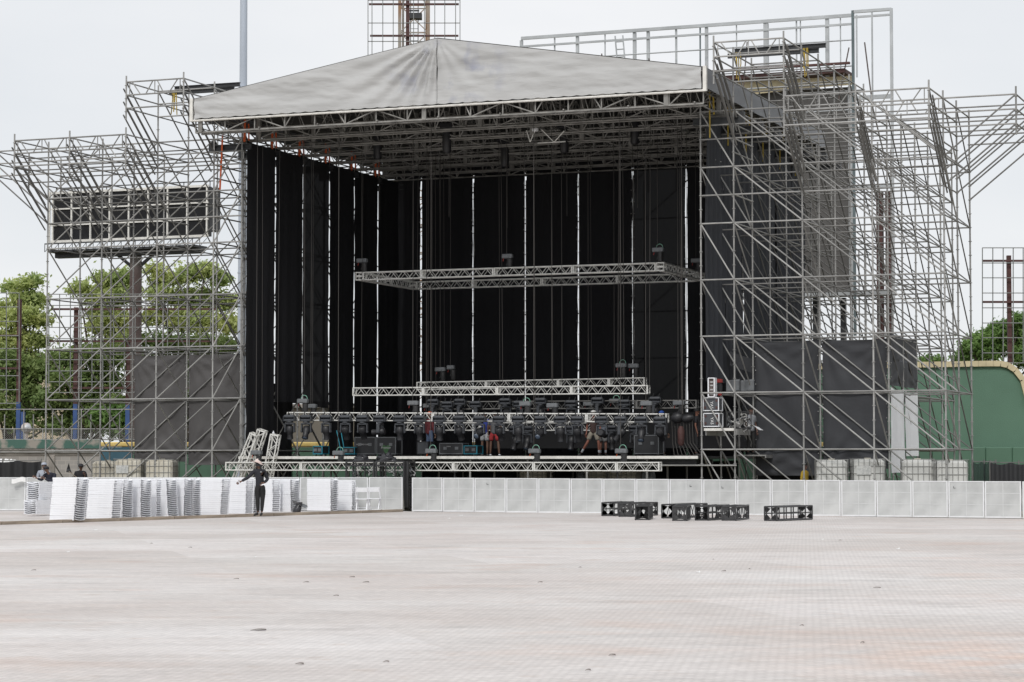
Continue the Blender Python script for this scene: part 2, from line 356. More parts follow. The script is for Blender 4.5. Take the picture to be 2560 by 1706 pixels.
def block_mat():
    m = mat('block_wall', (0.30, 0.28, 0.26), 0.9); t = m.node_tree; bs = [n for n in t.nodes if n.type == 'BSDF_PRINCIPLED'][0]
    br = N(t, 'ShaderNodeTexBrick'); tcn = N(t, 'ShaderNodeTexCoord'); mpn = N(t, 'ShaderNodeMapping'); mpn.inputs['Rotation'].default_value = (R(90), 0, 0)
    t.links.new(tcn.outputs['Object'], mpn.inputs[0]); t.links.new(mpn.outputs[0], br.inputs[0])
    br.inputs['Scale'].default_value = 1; br.inputs['Brick Width'].default_value = 0.4; br.inputs['Row Height'].default_value = 0.2; br.inputs['Mortar Size'].default_value = 0.012
    br.inputs['Color1'].default_value = (0.43, 0.405, 0.38, 1); br.inputs['Color2'].default_value = (0.34, 0.32, 0.30, 1); br.inputs['Mortar'].default_value = (0.50, 0.46, 0.42, 1)
    t.links.new(br.outputs[0], bs.inputs['Base Color']); return m
M['block'] = block_mat()
M['paintworn'] = mat('worn_green_paint', (0.075, 0.16, 0.13), 0.8, 0, col2=(0.36, 0.33, 0.29), scale=0.8, thr=(0.44, 0.5))

def text_mesh(txt, size, m, depth=0.004):
    cu = bpy.data.curves.new('lettering', 'FONT'); cu.body = txt; cu.size = size; cu.extrude = depth; cu.align_x = 'CENTER'; cu.align_y = 'CENTER'
    o = bpy.data.objects.new('lettering', cu); COL.objects.link(o)
    dg = bpy.context.evaluated_depsgraph_get(); me = bpy.data.meshes.new_from_object(o.evaluated_get(dg))
    bpy.data.objects.remove(o); me.materials.clear(); me.materials.append(m); return me

# ================================================================ SETTING
def gz(x, y):
    t = max(0.0, min(1.0, (x - 4) / 12)); t = t * t * (3 - 2 * t)
    return -0.075 * t * max(0.0, min(1.0, (y - 55) / 15))
g = MB(); g.grid(40, 40, lambda a, b: (-900 + 1800 * a, -300 + 2100 * b, -0.13))
tag(g.build('ground', M['soil']), kind='structure')
# field covering: one sheet up to just behind the barriers
FL = [at(-420, 1280, 84.9), at(-20, 1276, 84.5), at(1008, 1275, 83.8), at(1030, 1278, 82.8), at(2555, 1295, 75.7), at(3000, 1300, 73.3)]
def back_edge(x):
    for p, q in zip(FL, FL[1:]):
        if p.x <= x <= q.x: return p.y + (q.y - p.y) * (x - p.x) / (q.x - p.x) + 0.5
    return FL[0].y + 0.5 if x < FL[0].x else FL[-1].y + 0.5
g = MB()
def cv(a, b):
    x = -30 + 55 * a; y = 4 + (back_edge(x) - 4) * b; return (x, y, gz(x, y))
g.grid(60, 60, cv)
tag(g.build('field_covering', M['cover']), kind='structure')

# ================================================================ SCAFFOLD TOWERS
def unit_tube(name, r, m, n=8):
    b = MB(); b.tube((0, 0, 0), (0, 0, 1), r, n); return b.mesh(name, m)
def place_bar(name, mesh, p, q, parent):
    p, q = Vector(p), Vector(q); d = q - p
    o = inst(name, mesh, parent, p); o.rotation_mode = 'QUATERNION'
    o.rotation_quaternion = d.to_track_quat('Z', 'Y'); o.scale = (1, 1, d.length); return o
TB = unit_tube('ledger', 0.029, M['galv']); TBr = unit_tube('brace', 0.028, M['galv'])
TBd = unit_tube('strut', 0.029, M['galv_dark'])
def standard_mesh(Hh, m=None, z0=0.0):
    b = MB(); b.tube((0, 0, z0), (0, 0, Hh), 0.032, 8)
    z = 0.18 if z0 == 0 else z0 + 0.3
    while z < Hh:
        b.tube((0, 0, z - 0.012), (0, 0, z + 0.012), 0.062, 8); b.tube((0, 0, z - 0.09), (0, 0, z - 0.05), 0.036, 6); z += 0.5
    if z0 == 0: b.box((0, 0, 0.01), (0.16, 0.16, 0.02)); b.tube((0, 0, 0.02), (0, 0, 0.3), 0.045, 8)
    return b.mesh('standard', m or M['galv'])
SM_low = standard_mesh(14.45); SM_tall = standard_mesh(16.42); SM_wing = standard_mesh(14.45, None, 12.8); SM_wingT = standard_mesh(16.42, None, 14.75)
def girder_mesh(L, h=0.5):
    b = MB(); b.tube((0, 0, 0), (L, 0, 0), 0.03, 8); b.tube((0, 0, h), (L, 0, h), 0.03, 8)
    for x in (0.15, L / 2, L - 0.15): b.tube((x, 0, 0), (x, 0, h), 0.02, 6)
    if L > 1.5:
        b.tube((0.25, 0, h), (0.62, 0, 0), 0.023, 6); b.tube((0.85, 0, 0), (L / 2 - 0.08, 0, h), 0.023, 6)
        b.tube((L / 2 + 0.1, 0, h), (L - 0.85, 0, 0), 0.023, 6); b.tube((L - 0.62, 0, 0), (L - 0.25, 0, h), 0.023, 6)
    else: b.tube((0.2, 0, 0), (L - 0.2, 0, h), 0.023, 6)
    return b.mesh('lattice_girder', M['galv'])
GM = girder_mesh(BU)
ZL = [0.18 + 2 * k for k in range(8)]      # 0.18 .. 14.18
def tower(side, label):
    s = -1 if side == 'L' else 1; u00 = 0 if side == 'L' else W
    U = [u00 + s * d for d in (0, W0, W0 + BU, W0 + 2 * BU, W0 + 3 * BU)]
    rows = [7, 7, 7, 7, 3] if side == 'R' else [7, 6, 4, 3, 3]
    root = empty('scaffold_tower', S(U[2], 2 * BV, 0), -A_, label, 'scaffold')
    o0 = Vector((U[2], 2 * BV, 0))
    def P(u, v, z): return Vector((u, v, z)) - o0
    ledg, brac = [], []
    tall = (1, 2)
    for i, u in enumerate(U):
        for r in range(rows[i]):
            inst('standard', SM_tall if (i in tall and r < min(5, rows[2])) else SM_low, root, P(u, r * BV, 0))
    for i in range(4):                      # bays across
        for r in range(min(rows[i], rows[i + 1])):
            v = r * BV; a, b = U[i], U[i + 1]
            lv = ZL[1:] + [13.68]
            if i == 1 and r < min(5, rows[2]): lv += [15.18, 16.18, 15.68]
            for z in lv: ledg.append((r, P(a, v, z), P(b, v, z)))
            if r == 0: 
                for z in (11.18, 13.18): ledg.append((r, P(a, v, z), P(b, v, z)))
            for z in ZL[:-1]:
                if not (r == 0 and z > 13): brac.append((r, P(a, v, z + 2), P(b, v, z)))
            if r in (0,) and i in (2, 3):
                inst('lattice_girder', GM, root, P(min(a, b), v + 0.005, 13.68))
    for i, u in enumerate(U):               # bays in depth
        for r in range(rows[i] - 1):
            lv = list(ZL[1:]) 
            if r == 0: lv += [13.68, 13.18, 11.18, 12.68]
            if i in tall and r < 4: lv += [15.18, 16.18, 15.68]
            for z in lv: ledg.append((r + 0.5, P(u, r * BV, z), P(u, (r + 1) * BV, z)))
            for z in ZL[:-1]: brac.append((r + 0.5, P(u, r * BV, z + 2), P(u, (r + 1) * BV, z)))
            if i in tall and r < 4: brac.append((r + 0.5, P(u, r * BV, 16.18), P(u, (r + 1) * BV, 14.18)))
    # forward cantilever boxes
    def box_front(i, zt, sm, row=0):
        a, b = U[i], U[i + 1]
        inst('lattice_girder', GM, root, P(min(a, b), -BV, zt - 0.5))
        ledg.append((0, P(a, -BV, zt - 1.0), P(b, -BV, zt - 1.0)))
    def arm_front(u, zt, sm):
        inst('cantilever_standard', sm, root, P(u, -BV, 0))
        for k in (0, 0.5, 1.0):
            ledg.append((0, P(u, -BV, zt - k), P(u, 0, zt - k)))
            place_bar('strut', TBd, P(u, -BV, zt - k), P(u, 0, zt - 2 - k), root)
            place_bar('strut', TBd, P(u + 0.12 * s, -BV, zt - k - 0.25), P(u + 0.12 * s, 0, zt - 2.25 - k), root)
    box_front(1, 16.18, None); box_front(2, 14.18, None); box_front(3, 14.18, None)
    for i, zt in ((1, 16.18), (2, 16.18), (2, 14.18), (3, 14.18), (4, 14.18)):
        arm_front(U[i], zt, SM_wingT if zt > 15 else SM_wing)
    # sideways cantilever wings
    ue = U[4]; uo = U[4] + s * BU
    for r in range(2):
        v = r * BV; inst('cantilever_standard', SM_wing, root, P(uo, v, 0))
        for k in (0, 0.5, 1.0):
            ledg.append((r, P(uo, v, 14.18 - k), P(ue, v, 14.18 - k)))
            place_bar('strut', TBd, P(uo, v, 14.18 - k), P(ue, v, 12.18 - k), root)
            if r == 0: ledg.append((0.5, P(uo, 0, 14.18 - k), P(uo, BV, 14.18 - k)))
    v = 2 * BV; inst('cantilever_standard', SM_wing, root, P(uo, v, 0))
    for k in (0, 0.5, 1.0):
        ledg.append((2, P(uo, v, 14.18 - k), P(ue, v, 14.18 - k))); place_bar('strut', TBd, P(uo, v, 14.18 - k), P(ue, v, 12.18 - k), root)
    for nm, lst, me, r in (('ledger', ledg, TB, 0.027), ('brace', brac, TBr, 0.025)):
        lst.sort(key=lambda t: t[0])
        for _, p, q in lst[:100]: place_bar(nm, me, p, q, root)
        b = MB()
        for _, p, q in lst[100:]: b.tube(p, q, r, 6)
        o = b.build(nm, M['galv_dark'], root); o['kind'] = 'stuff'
    # dark I-beam laid across the tall bay with chain slings
    return root, U, P
tl, UL, PL = tower('L', 'grey steel scaffold tower with stepped top left of the covered stage')
tr, UR, PR = tower('R', 'grey steel scaffold tower with stepped top right of the covered stage')

def ibeam(u0, u1, v, z, label, yel):
    root = empty('steel_beam', S((u0 + u1) / 2, v, z), -A_, label, 'steel beam', 'dark beams laid across the tall bays')
    L = u1 - u0
    for k, (dz, dx) in enumerate(((0, 0), (0.17, 0.25))):
        b = MB(); b.box((dx, 0, dz), (L, 0.02, 0.12)); b.box((dx, 0, dz - 0.068), (L, 0.14, 0.018)); b.box((dx, 0, dz + 0.068), (L, 0.14, 0.018))
        b.build('beam', M['dkbeam'], root)
    for x in yel:
        b = MB()
        for k in range(5):
            xx = x + random.uniform(-0.12, 0.12); b.path([(xx, -0.09, 0.1), (xx + 0.02, -0.1, -0.3), (xx + random.uniform(-.05, .05), -0.1, -random.uniform(0.6, 0.95))], 0.022, 4)
        b.build('sling', M['strap_y'], root)
ibeam(19.0, 22.35, 1.2, 16.32, 'dark steel I-beams with yellow slings on top of the right tower', (-1.25, 1.25))
ibeam(-3.9, -1.0, 1.2, 16.30, 'dark steel I-beams with slings on top of the left tower', (-1.2,))

# scaffold behind the back curtain
root = empty('rear_scaffold', S(W / 2, 6 * BV + 1.3, 0), -A_, 'scaffold frame standing behind the black back curtains of the stage', 'scaffold')
UB = [1.18 - BU / 2] + [1.18 + 2.44 * k for k in range(8)]
SM_rear = standard_mesh(13.9)
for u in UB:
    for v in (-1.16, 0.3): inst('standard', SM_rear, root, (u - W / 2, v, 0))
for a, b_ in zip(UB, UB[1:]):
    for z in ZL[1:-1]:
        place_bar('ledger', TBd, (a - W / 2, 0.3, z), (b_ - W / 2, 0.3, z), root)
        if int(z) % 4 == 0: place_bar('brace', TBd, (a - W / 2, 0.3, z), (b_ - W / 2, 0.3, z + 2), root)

# ================================================================ CURTAINS
def curtain(name, p0, p1, z0, z1, m, label, cat='curtain', group=None, fold=0.05, freq=5.0, sag=0.1, edge=0.02, seed=0, scallop=0.0, nx=26, nz_=40, eye=True, tight=0.0):
    p0, p1 = Vector((p0.x, p0.y, 0)), Vector((p1.x, p1.y, 0)); L = (p1 - p0).length; x = (p1 - p0) / L; nrm = Vector((x.y, -x.x, 0))
    base = p0 + Vector((0, 0, z0)); b = MB(); Hh = z1 - z0
    def fn(i, j):
        e = edge * (noise.noise(Vector((seed * 3.1, j * Hh * 1.1, (i > .5) * 5))) * 1.2 + 0.25)
        xx = e + (L - 2 * e) * i if 0 < i < 1 else (e if i == 0 else L - e)
        d = fold * math.sin(i * freq * 6.28 + 1.3 * noise.noise(Vector((seed, i * 3, j * 2)))) * (0.35 + 0.65 * (1 - j) ** 0.7) + fold * 1.6 * noise.noise(Vector((seed + i * L * 0.8, 7, j * Hh * 0.3)))
        if tight:
            for cx, cz, sgn in ((0, 1, 1), (1, 1, -1), (0, 0, 1), (1, 0, -1)):
                dx, dz = (i - cx) * L, (j - cz) * Hh; r = math.hypot(dx, dz) + 1e-3; an = math.atan2(dz, dx)
                d += tight * math.sin(an * 15 + seed) * math.exp(-r / 1.4) * min(1, r / 0.4)
        zz = z0 + Hh * j - sag * 4 * i * (1 - i) * (j if j > .5 else -0.4 * (0.5 - j)) * (1 if j > 0.5 else 0.6)
        if scallop and j == 1: zz -= scallop * abs(math.sin(i * math.pi * 3))
        p = p0 + x * xx + nrm * d; return Vector((p.x, p.y, zz)) - base
    b.grid(nx, nz_, fn)
    if eye:
        e = b; z = 0.3
        while z < Hh - 0.1:
            for xx in (0.0, L):
                c = x * (xx + (-0.03 if xx else 0.03)) + Vector((0, 0, z)) - nrm * -0.03
                e.tube(c + nrm * 0.01, c + nrm * 0.03, 0.02, 6, mi=1)
            z += 0.5
    root = b.build(name, [m, M['galv']]); root.location = base
    tag(root, label, cat, group); return root
# left inner wall, seen from the front right
SV = [0.12, 2.56, 4.99, 7.42, 9.82, 12.2, 14.40]
bot = [1.9, 4.1, 3.95, 1.97, 1.97, 1.97]
for k in range(6):
    dd = ' mesh scrim' if k == 2 else ''
    curtain('wall_curtain', S(0.13, SV[k] + 0.03), S(0.13, SV[k + 1] - 0.03), bot[k], 14.08, M['scrim'] if k == 2 else M['curtain'],
            'black%s curtain, %s from the front along the left side wall of the stage' % (dd, ORD[k]), group='curtains of the left stage wall', seed=k * 2.3, fold=0.016, freq=3, sag=0.06, edge=0.035, eye=False)
curtain('wall_curtain', S(-1.1, 2.65), S(-1.1, 6.6), 0.2, 5.0, M['curtain'], 'black drape low behind the left side curtains, beside the leaning trusses', group=None, seed=44, eye=False)
# back wall
SU = [-0.05, 1.18, 3.66, 6.08, 8.51, 10.96, 13.32, 15.8, 18.25]
for k in range(8):
    curtain('back_curtain', S(SU[k] + 0.03, 6 * BV), S(SU[k + 1] - 0.03, 6 * BV), 1.95, 14.75, M['scrim'] if k == 5 else M['curtain'],
            ('see-through black scrim, sixth panel from the left along the back wall of the stage' if k == 5 else 'black curtain, %s panel from the left along the back wall of the stage' % ORD[k]),
            group='curtains of the stage back wall', seed=20 + k * 1.7, fold=0.03, freq=4, sag=0.0, edge=0.03, eye=True)
# right wall, seen from outside through the tower
for k in range(6):
    curtain('wall_curtain', S(W + 0.12, SV[k] + 0.02), S(W + 0.12, SV[k + 1] - 0.02), 4.6 if k < 2 else 2.5, 14.0, M['tarpb'],
            'dark grey curtain, %s from the front along the right side wall behind the scaffold' % ORD[k], group='curtains of the right stage wall', seed=50 + k, fold=0.06, freq=4, sag=0.05, edge=0.02, eye=False)
# outer tarps on the towers
T = [(UL[3], UL[2], 1.75, 6.02, M['tarpl'], 'grey tarp with fan folds lashed to the left tower, left one of the pair'),
     (UL[2], UL[1], 1.62, 6.02, M['tarpl'], 'grey tarp with a diagonal crease lashed to the left tower, right one of the pair')]
for i, (a, b_, z0, z1, m, l) in enumerate(T):
    curtain('scaffold_tarp', S(a + 0.05, BV + 0.06), S(b_ - 0.05, BV + 0.06), z0, z1, m, l, 'tarp', 'tarps on the left tower', fold=0.02, freq=2, sag=0.03, seed=70 + i, tight=0.075, edge=0.02)
T = [(UR[1], UR[2], 1.25, 6.12, 'wide charcoal tarp lashed to the right tower nearest the stage'), (UR[2], UR[3], 1.5, 6.12, 'charcoal tarp with draped folds on the right tower beside the white sheets')]
for i, (a, b_, z0, z1, l) in enumerate(T):
    curtain('scaffold_tarp', S(a + 0.06, BV + 0.08), S(b_ - 0.06, BV + 0.08), z0, z1, M['tarp'], l, 'tarp', 'tarps on the right tower', fold=0.02, freq=2, sag=0.05, seed=80 + i, tight=0.07, edge=0.02)
curtain('scaffold_tarp', S(UR[3], BV + 0.15), S(UR[3], 3 * BV), 4.45, 6.35, M['tarp'], 'small black tarp hanging above the white sheets on the right tower', 'tarp', 'tarps on the right tower', fold=0.02, seed=91, tight=0.03)
curtain('hanging_sheet', S(UR[3] + 0.05, BV + 0.1), S(UR[3] + 0.05, 2 * BV - 0.1), 1.35, 4.4, M['whitecloth'], 'white sheet reaching lowest, front one of the two hanging on the right tower', 'sheet', 'white sheets on the right tower', fold=0.03, freq=1.5, seed=93, edge=0.1, eye=False)
curtain('hanging_sheet', S(UR[3] + 0.05, 2 * BV + 0.15), S(UR[3] + 0.05, 3 * BV - 0.1), 1.95, 4.35, M['whitecloth'], 'shorter white sheet behind the longer one on the right tower', 'sheet', 'white sheets on the right tower', fold=0.03, freq=1.5, seed=95, edge=0.08, eye=False)
curtain('scaffold_tarp', S(UR[1], 3.0), S(UR[2], 3.0), 0.1, 1.35, M['curtain'], 'black cloth near the ground below the wide charcoal tarp', 'tarp', seed=97, fold=0.04, eye=False)
# small awning in the right tower
b = MB(); b.grid(6, 4, lambda i, j: (0.2 + 1.0 * i, 0.6 * j, 0.55 - 0.35 * i - 0.1 * j)); b.grid(6, 2, lambda i, j: (0.2 + 1.0 * i, -0.01, 0.55 - 0.35 * i - 0.5 * j), mi=1)
o = b.build('awning', [M['whitecloth'], M['tarp']], None, S(W + 0.1, 2.6, 5.2), (0, 0, -A_)); tag(o, 'small white-edged awning sloping inside the right tower above the flight cases', 'awning')

# ================================================================ STAGE DECK
root = empty('stage_deck', S(W / 2, 0, 0), -A_, 'black stage deck with a pale front edge beam on steel legs', 'stage')
b = MB(); b.b2((-W / 2 + 0.05, -0.2, 1.87), (W / 2 - 0.05, 14.2, 1.95)); b.build('deck_floor', M['deck'], root)
b = MB()
for k in range(8):
    x0 = -W / 2 + 0.06 + k * (W - 0.12) / 8; b.b2((x0, -0.27, 1.855), (x0 + (W - 0.12) / 8 - 0.008, -0.205, 1.955))
b.build('front_beam', M['whitesteel'], root)
for k in range(8):
    for v in (0.0, 2.4, 4.8):
        b = MB(); b.tube((0, 0, 0), (0, 0, 1.85), 0.04, 8); b.box((0, 0, 1.83), (0.16, 0.16, 0.03)); b.box((0, 0, .01), (.15, .15, .02)); b.build('leg', M['galv'], root, (-W / 2 + 0.4 + k * 2.27, v, 0))
place_bar('ledger', TB, (W / 2 - 3.2, -0.1, 1.62), (W / 2 + 1.3, -0.1, 1.62), root)
b = MB(); b.b2((-W / 2 + 0.3, 0.3, 1.6), (W / 2 - 0.3, 0.42, 1.84)); b.b2((-W / 2 + 0.3, 2.3, 1.6), (W / 2 - 0.3, 2.42, 1.84)); b.build('floor_joist', M['dkbeam'], root)
curtain('stage_skirt', S(5.2, 5.4), S(W - 0.2, 5.4), 0.05, 1.8, M['curtain'], 'black cloth hanging under the deck behind the steel legs', 'cloth', seed=99, eye=False)
curtain('riser_skirt', S(6.0, 11.0), S(W - 0.5, 11.0), 2.3, 3.75, M['riser'], 'low charcoal cloth flat across the back of the stage deck', 'cloth', seed=98, fold=0.01, eye=False, sag=0, edge=0)

# ================================================================ ROOF
RV0, RV1, UE0, UE1, UM = -2.3, 14.9, -0.9, 19.2, 9.15
ZE, ZT, ZA = 14.66, 15.35, 17.02
roof = empty('stage_roof', S(UM, 6, ZE), -A_, 'grey fabric gable roof on a steel truss grid over the stage', 'stage roof')
RO = Vector((UM, 6, 0)); RO.z = ZE
def RP(u, v, z): return Vector((u, v, z)) - RO
def ztop(u): return ZT + (ZA - ZT) * (1 - abs(u - UM) / (UM - UE0 if u < UM else UE1 - UM))
def fascia(u0, u1, seed):
    b = MB()
    def fn(i, j):
        u = u0 + (u1 - u0) * i; zt = ztop(u); z = ZE + 0.02 + (zt - ZE - 0.02) * j
        du, dz = u - UM, z - (ZA - 0.0)
        r = math.hypot(du, dz); an = math.atan2(-dz, -du if u < UM else du)
        d = 0
        if u < UM:
            d += 0.085 * math.sin(an * 26 + 1.5 * noise.noise(Vector((r * .5, 3, 0)))) * math.exp(-max(0, r - 1.5) / 3.2) * min(1, r / 0.8) * (0.25 + 0.75 * min(1, an / 0.5))
        else:
            d += 0.03 * math.sin(an * 17) * math.exp(-r / 2.5)
        d += 0.06 * noise.noise(Vector((u * 0.35 + seed, z * 1.6, 1))) + 0.035 * noise.noise(Vector((u * 0.9 + z, z * 4, seed))) + 0.016 * noise.noise(Vector((u * 2.2, z * 7 + u, seed)))
        ec = min(abs(u - UE0), abs(u - UE1)); d += 0.05 * math.sin((z - ZE) * 9 + ec * 5) * math.exp(-ec / 0.6)
        d *= min(1, 5 * min(j, 1 - j) + 0.15)
        zz = z - (0.03 + 0.03 * abs(math.sin(u * 6.5)) if j == 0 else 0)
        return RP(u, RV0 - 0.08 + d, zz)
    b.grid(220, 30, fn); return b
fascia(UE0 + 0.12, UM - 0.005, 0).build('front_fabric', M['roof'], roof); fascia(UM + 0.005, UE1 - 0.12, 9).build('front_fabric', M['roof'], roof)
b = MB()
for s0, s1 in ((UE0, UM), (UM, UE1)):
    b.grid(20, 30, lambda i, j: RP(s0 + (s1 - s0) * i, RV0 - 0.04 + (RV1 - RV0 + .04) * j, ztop(s0 + (s1 - s0) * i) + 0.03 - 0.12 * math.sin(j * math.pi * 7) ** 2 * math.sin(i * 3.14)))
b.build('roof_fabric', M['roof'], roof)
b = MB()
for s0, s1 in ((UE0 + .06, UM), (UM, UE1 - .06)): b.grid(12, 8, lambda i, j: RP(s0 + (s1 - s0) * i, RV0 + .06 + (RV1 - RV0 - .1) * j, ztop(s0 + (s1 - s0) * i) - .05 - .12))
b.grid(20, 2, lambda i, j: RP(UE0 + .1 + (UE1 - UE0 - .2) * i, RV0 + .3, ZE + (ztop(UE0 + .1 + (UE1 - UE0 - .2) * i) - .15 - ZE) * j))
b.build('added_dark_underside', M['underside_dark'], roof)  # dark sheet added below the fabric to keep the roof underside dark
for u in (UE0, UE1):
    b = MB(); b.grid(40, 4, lambda i, j: RP(u + 0.02 * math.sin(i * 60), RV0 + (RV1 - RV0) * i, ZE + (ZT - ZE) * j)); b.build('side_fabric', M['sidefab'], roof)
b = MB(); b.grid(30, 4, lambda i, j: RP(UE0 + (UE1 - UE0) * i, RV1, 14.25 + (ztop(UE0 + (UE1 - UE0) * i) - 14.25) * j)); b.build('back_fabric', M['underside_dark'], roof)
# white front frame
b = MB()
b.tube(RP(UE0, RV0 - 0.02, ZE - 0.1), RP(UE1, RV0 - 0.02, ZE - 0.1), 0.045, 8)
for u in (UE0, UE1): b.bar(RP(u, RV0 - 0.03, ZE - 0.13), RP(u, RV0 - 0.03, ZT + 0.05), 0.13, 0.13)
u = UE0 + 1.2
while u < UE1:
    b.add([RP(u - 0.38, RV0 - 0.03, ZE - 0.08), RP(u + 0.38, RV0 - 0.03, ZE - 0.08), RP(u + 0.16, RV0 - 0.03, ZE + 0.08), RP(u - 0.16, RV0 - 0.03, ZE + 0.08)], [(0, 1, 2, 3), (3, 2, 1, 0)]); u += 2.55
b.build('front_frame', M['whitesteel'], roof)
ZB = 14.12
def utruss(v, m, heavy=False, clear=0.04):
    b = MB(); r = 0.036
    for dv in (0, 0.45):
        b.tube(RP(UE0 + 0.1, v + dv, ZB), RP(UE1 - 0.1, v + dv, ZB), r, 6)
    b.tube(RP(UE0 + 0.1, v, ZE - 0.08), RP(UE1 - 0.1, v, ZE - 0.08), r, 6)
    for s0, s1 in ((UE0 + .1, UM), (UM, UE1 - .1)): b.tube(RP(s0, v, ztop(s0) - 0.12), RP(s1, v, ztop(s1) - 0.12), r, 6)
    n = 16; st = (UE1 - UE0 - 0.2) / n
    for i in range(n + 1):
        u = UE0 + 0.1 + i * st
        b.tube(RP(u, v, ZB), RP(u, v, ztop(u) - 0.12), 0.03, 5)
        if i < n:
            u2 = u + st; zt = ztop(u if i >= n / 2 else u2) - 0.12
            if i % 2: b.tube(RP(u, v, ZB), RP(u2, v, ZE - 0.08 if i % 4 == 1 else ztop(u2) - .12), 0.028, 5)
            else: b.tube(RP(u, v, ZE - 0.08 if i % 4 == 2 else ztop(u) - .12), RP(u2, v, ZB), 0.028, 5)
            b.tube(RP(u, v, ZB), RP(u + st / 2, v + 0.45, ZB), 0.016, 5); b.tube(RP(u + st / 2, v + 0.45, ZB), RP(u2, v, ZB), 0.016, 5)
            b.tube(RP(u + st / 2, v + .45, ZB), RP(u + st / 2, v, ZE - .08), 0.016, 5)
    return b.build('roof_truss', m, roof)
VT = [RV0 + 0.1, 0.35, 2.75, 5.15, 7.6, 10.0, 12.4, 14.3]
for v in VT: utruss(v, M['roofsteel'])
for k in range(9):                                     # purlin trusses front to back
    u = UE0 + 0.4 + k * (UE1 - UE0 - 0.8) / 8; b = MB()
    zt = ZE + 0.05 if k in (0, 8) else min(ztop(u) - 0.2, ZE + 0.6)
    b.tube(RP(u, RV0, ZB + 0.06), RP(u, RV1, ZB + 0.06), 0.028, 6); b.tube(RP(u, RV0, zt), RP(u, RV1, zt), 0.028, 6)
    b.tube(RP(u + .35, RV0, zt), RP(u + .35, RV1, zt), 0.024, 6)
    n = 22
    for i in range(n):
        v0 = RV0 + (RV1 - RV0) * i / n; v1 = RV0 + (RV1 - RV0) * (i + 1) / n
        b.tube(RP(u, v0, ZB + 0.06 if i % 2 else zt), RP(u, v1, zt if i % 2 else ZB + 0.06), 0.018, 5)
        b.tube(RP(u, v0, zt), RP(u + .35, v1, zt), 0.014, 4)
    b.build('purlin_truss', M['roofsteel'], roof)
for k in range(18):                                    # close rafters under the fabric
    u = UE0 + 0.3 + k * (UE1 - UE0 - 0.6) / 17; b = MB(); b.bar(RP(u, RV0, ztop(u) - 0.10), RP(u, RV1, ztop(u) - 0.10), 0.05, 0.09)
    b.bar(RP(u, VT[k % 8], ZB), RP(u, VT[k % 8], ztop(u) - .12), 0.16, 0.09); b.build('rafter', M['roofsteel'], roof)
# orange ratchet straps tying the roof down, along both walls
for k, v in enumerate([0.0, 2.3, 4.7, 7.1, 9.6, 12.0]):
    for u, m in ((0.12, M['strap_o']), (W + 0.35, M['strap_y'])):
        b = MB(); b.bar(RP(u, v, ZB + 0.75), RP(u + 0.03, v - 0.1, ZB + (-0.12 if u < 1 else -0.9)), 0.09 if u < 1 else .045, 0.02, up=(0, 1, 0)); b.bar(RP(u + .1, v + .1, ZB + 0.6), RP(u + 0.12, v + 0.1, ZB - 0.05), 0.06, 0.02, up=(0, 1, 0)); b.build('ratchet_strap', m, roof)
b = MB(); b.bar(RP(-0.85, 0, ZB + .2), RP(-0.95, 0, ZB - 1.9), 0.07, 0.02, up=(0, 1, 0)); b.build('ratchet_strap', M['strap_o'], roof)
for k in range(7):                                     # stub beams resting on the towers
    for u0, u1 in ((-1.35, 0.35), (W - 0.3, W + 1.5)):
        b = MB(); z = ZB - 0.28; v = 0.1 + k * BV
        b.box(RP((u0 + u1) / 2, v, z), (u1 - u0, 0.03, 0.2)); b.box(RP((u0 + u1) / 2, v, z - 0.1), (u1 - u0, 0.2, 0.03)); b.box(RP((u0 + u1) / 2, v, z + 0.1), (u1 - u0, 0.2, 0.03))
        b.box(RP(u0 if u0 < 0 else u1, v, z + 0.05), (0.2, 0.22, 0.45)); b.build('support_beam', M['dkbeam'], roof)

# ================================================================ TRUSSES
def truss_section(L, h=0.29, w=0.29, r=0.024, wr=0.012, step=0.24):
    b = MB()
    for y in (0, w):
        for z in (0, h): b.tube((0.01, y, z), (L - 0.01, y, z), r, 8)
    n = max(2, int(round((L - 0.12) / step))); st = (L - 0.12) / n
    for i in range(n):
        x0, x1 = 0.06 + i * st, 0.06 + (i + 1) * st
        up = i % 2
        for y in (0, w): b.tube((x0, y, h if up else 0), (x1, y, 0 if up else h), wr, 5)
        for z in (0, h): b.tube((x0, w if up else 0, z), (x1, 0 if up else w, z), wr, 5)
    for x in (0.03, L - 0.03):
        for y in (0, w): b.bar((x, y, 0), (x, y, h), 0.05, 0.025, up=(0, 1, 0))
        for z in (0, h): b.bar((x, 0, z), (x, w, z), 0.05, 0.03)
    b.box((0.012, w / 2, h / 2), (0.012, w, h * .12)); b.box((L - 0.012, w / 2, h / 2), (0.012, w, h * .12))
    return b
def corner_block(m, parent, loc):
    b = MB(); c = 0.29
    for z in (0, c):
        for p, q in (((0, 0), (c, 0)), ((c, 0), (c, c)), ((c, c), (0, c)), ((0, c), (0, 0))): b.bar((p[0], p[1], z), (q[0], q[1], z), 0.05, 0.04)
    for x in (0, c):
        for y in (0, c): b.tube((x, y, 0), (x, y, c), 0.025, 6)
    b.box((c / 2, 0.005, c / 2), (c * .8, 0.01, c * .25))
    return b.build('corner_block', m, parent, loc)
def truss(us, v, z0, z1, label, m='alu', group=None, dz=0.29):
    """run of truss sections along the stage at joints us, tops at z0 (left) .. z1 (right)"""
    L = us[-1] - us[0]; tilt = math.atan2(z1 - z0, L)
    root = empty('truss', S(us[0], v, z0 - dz), 0, label, 'truss', group); root.rotation_euler = (0, -tilt, -A_)
    for a, b_ in zip(us, us[1:]):
        truss_section(b_ - a).build('truss_section', M[m], root, (a - us[0], 0, 0))
    return root
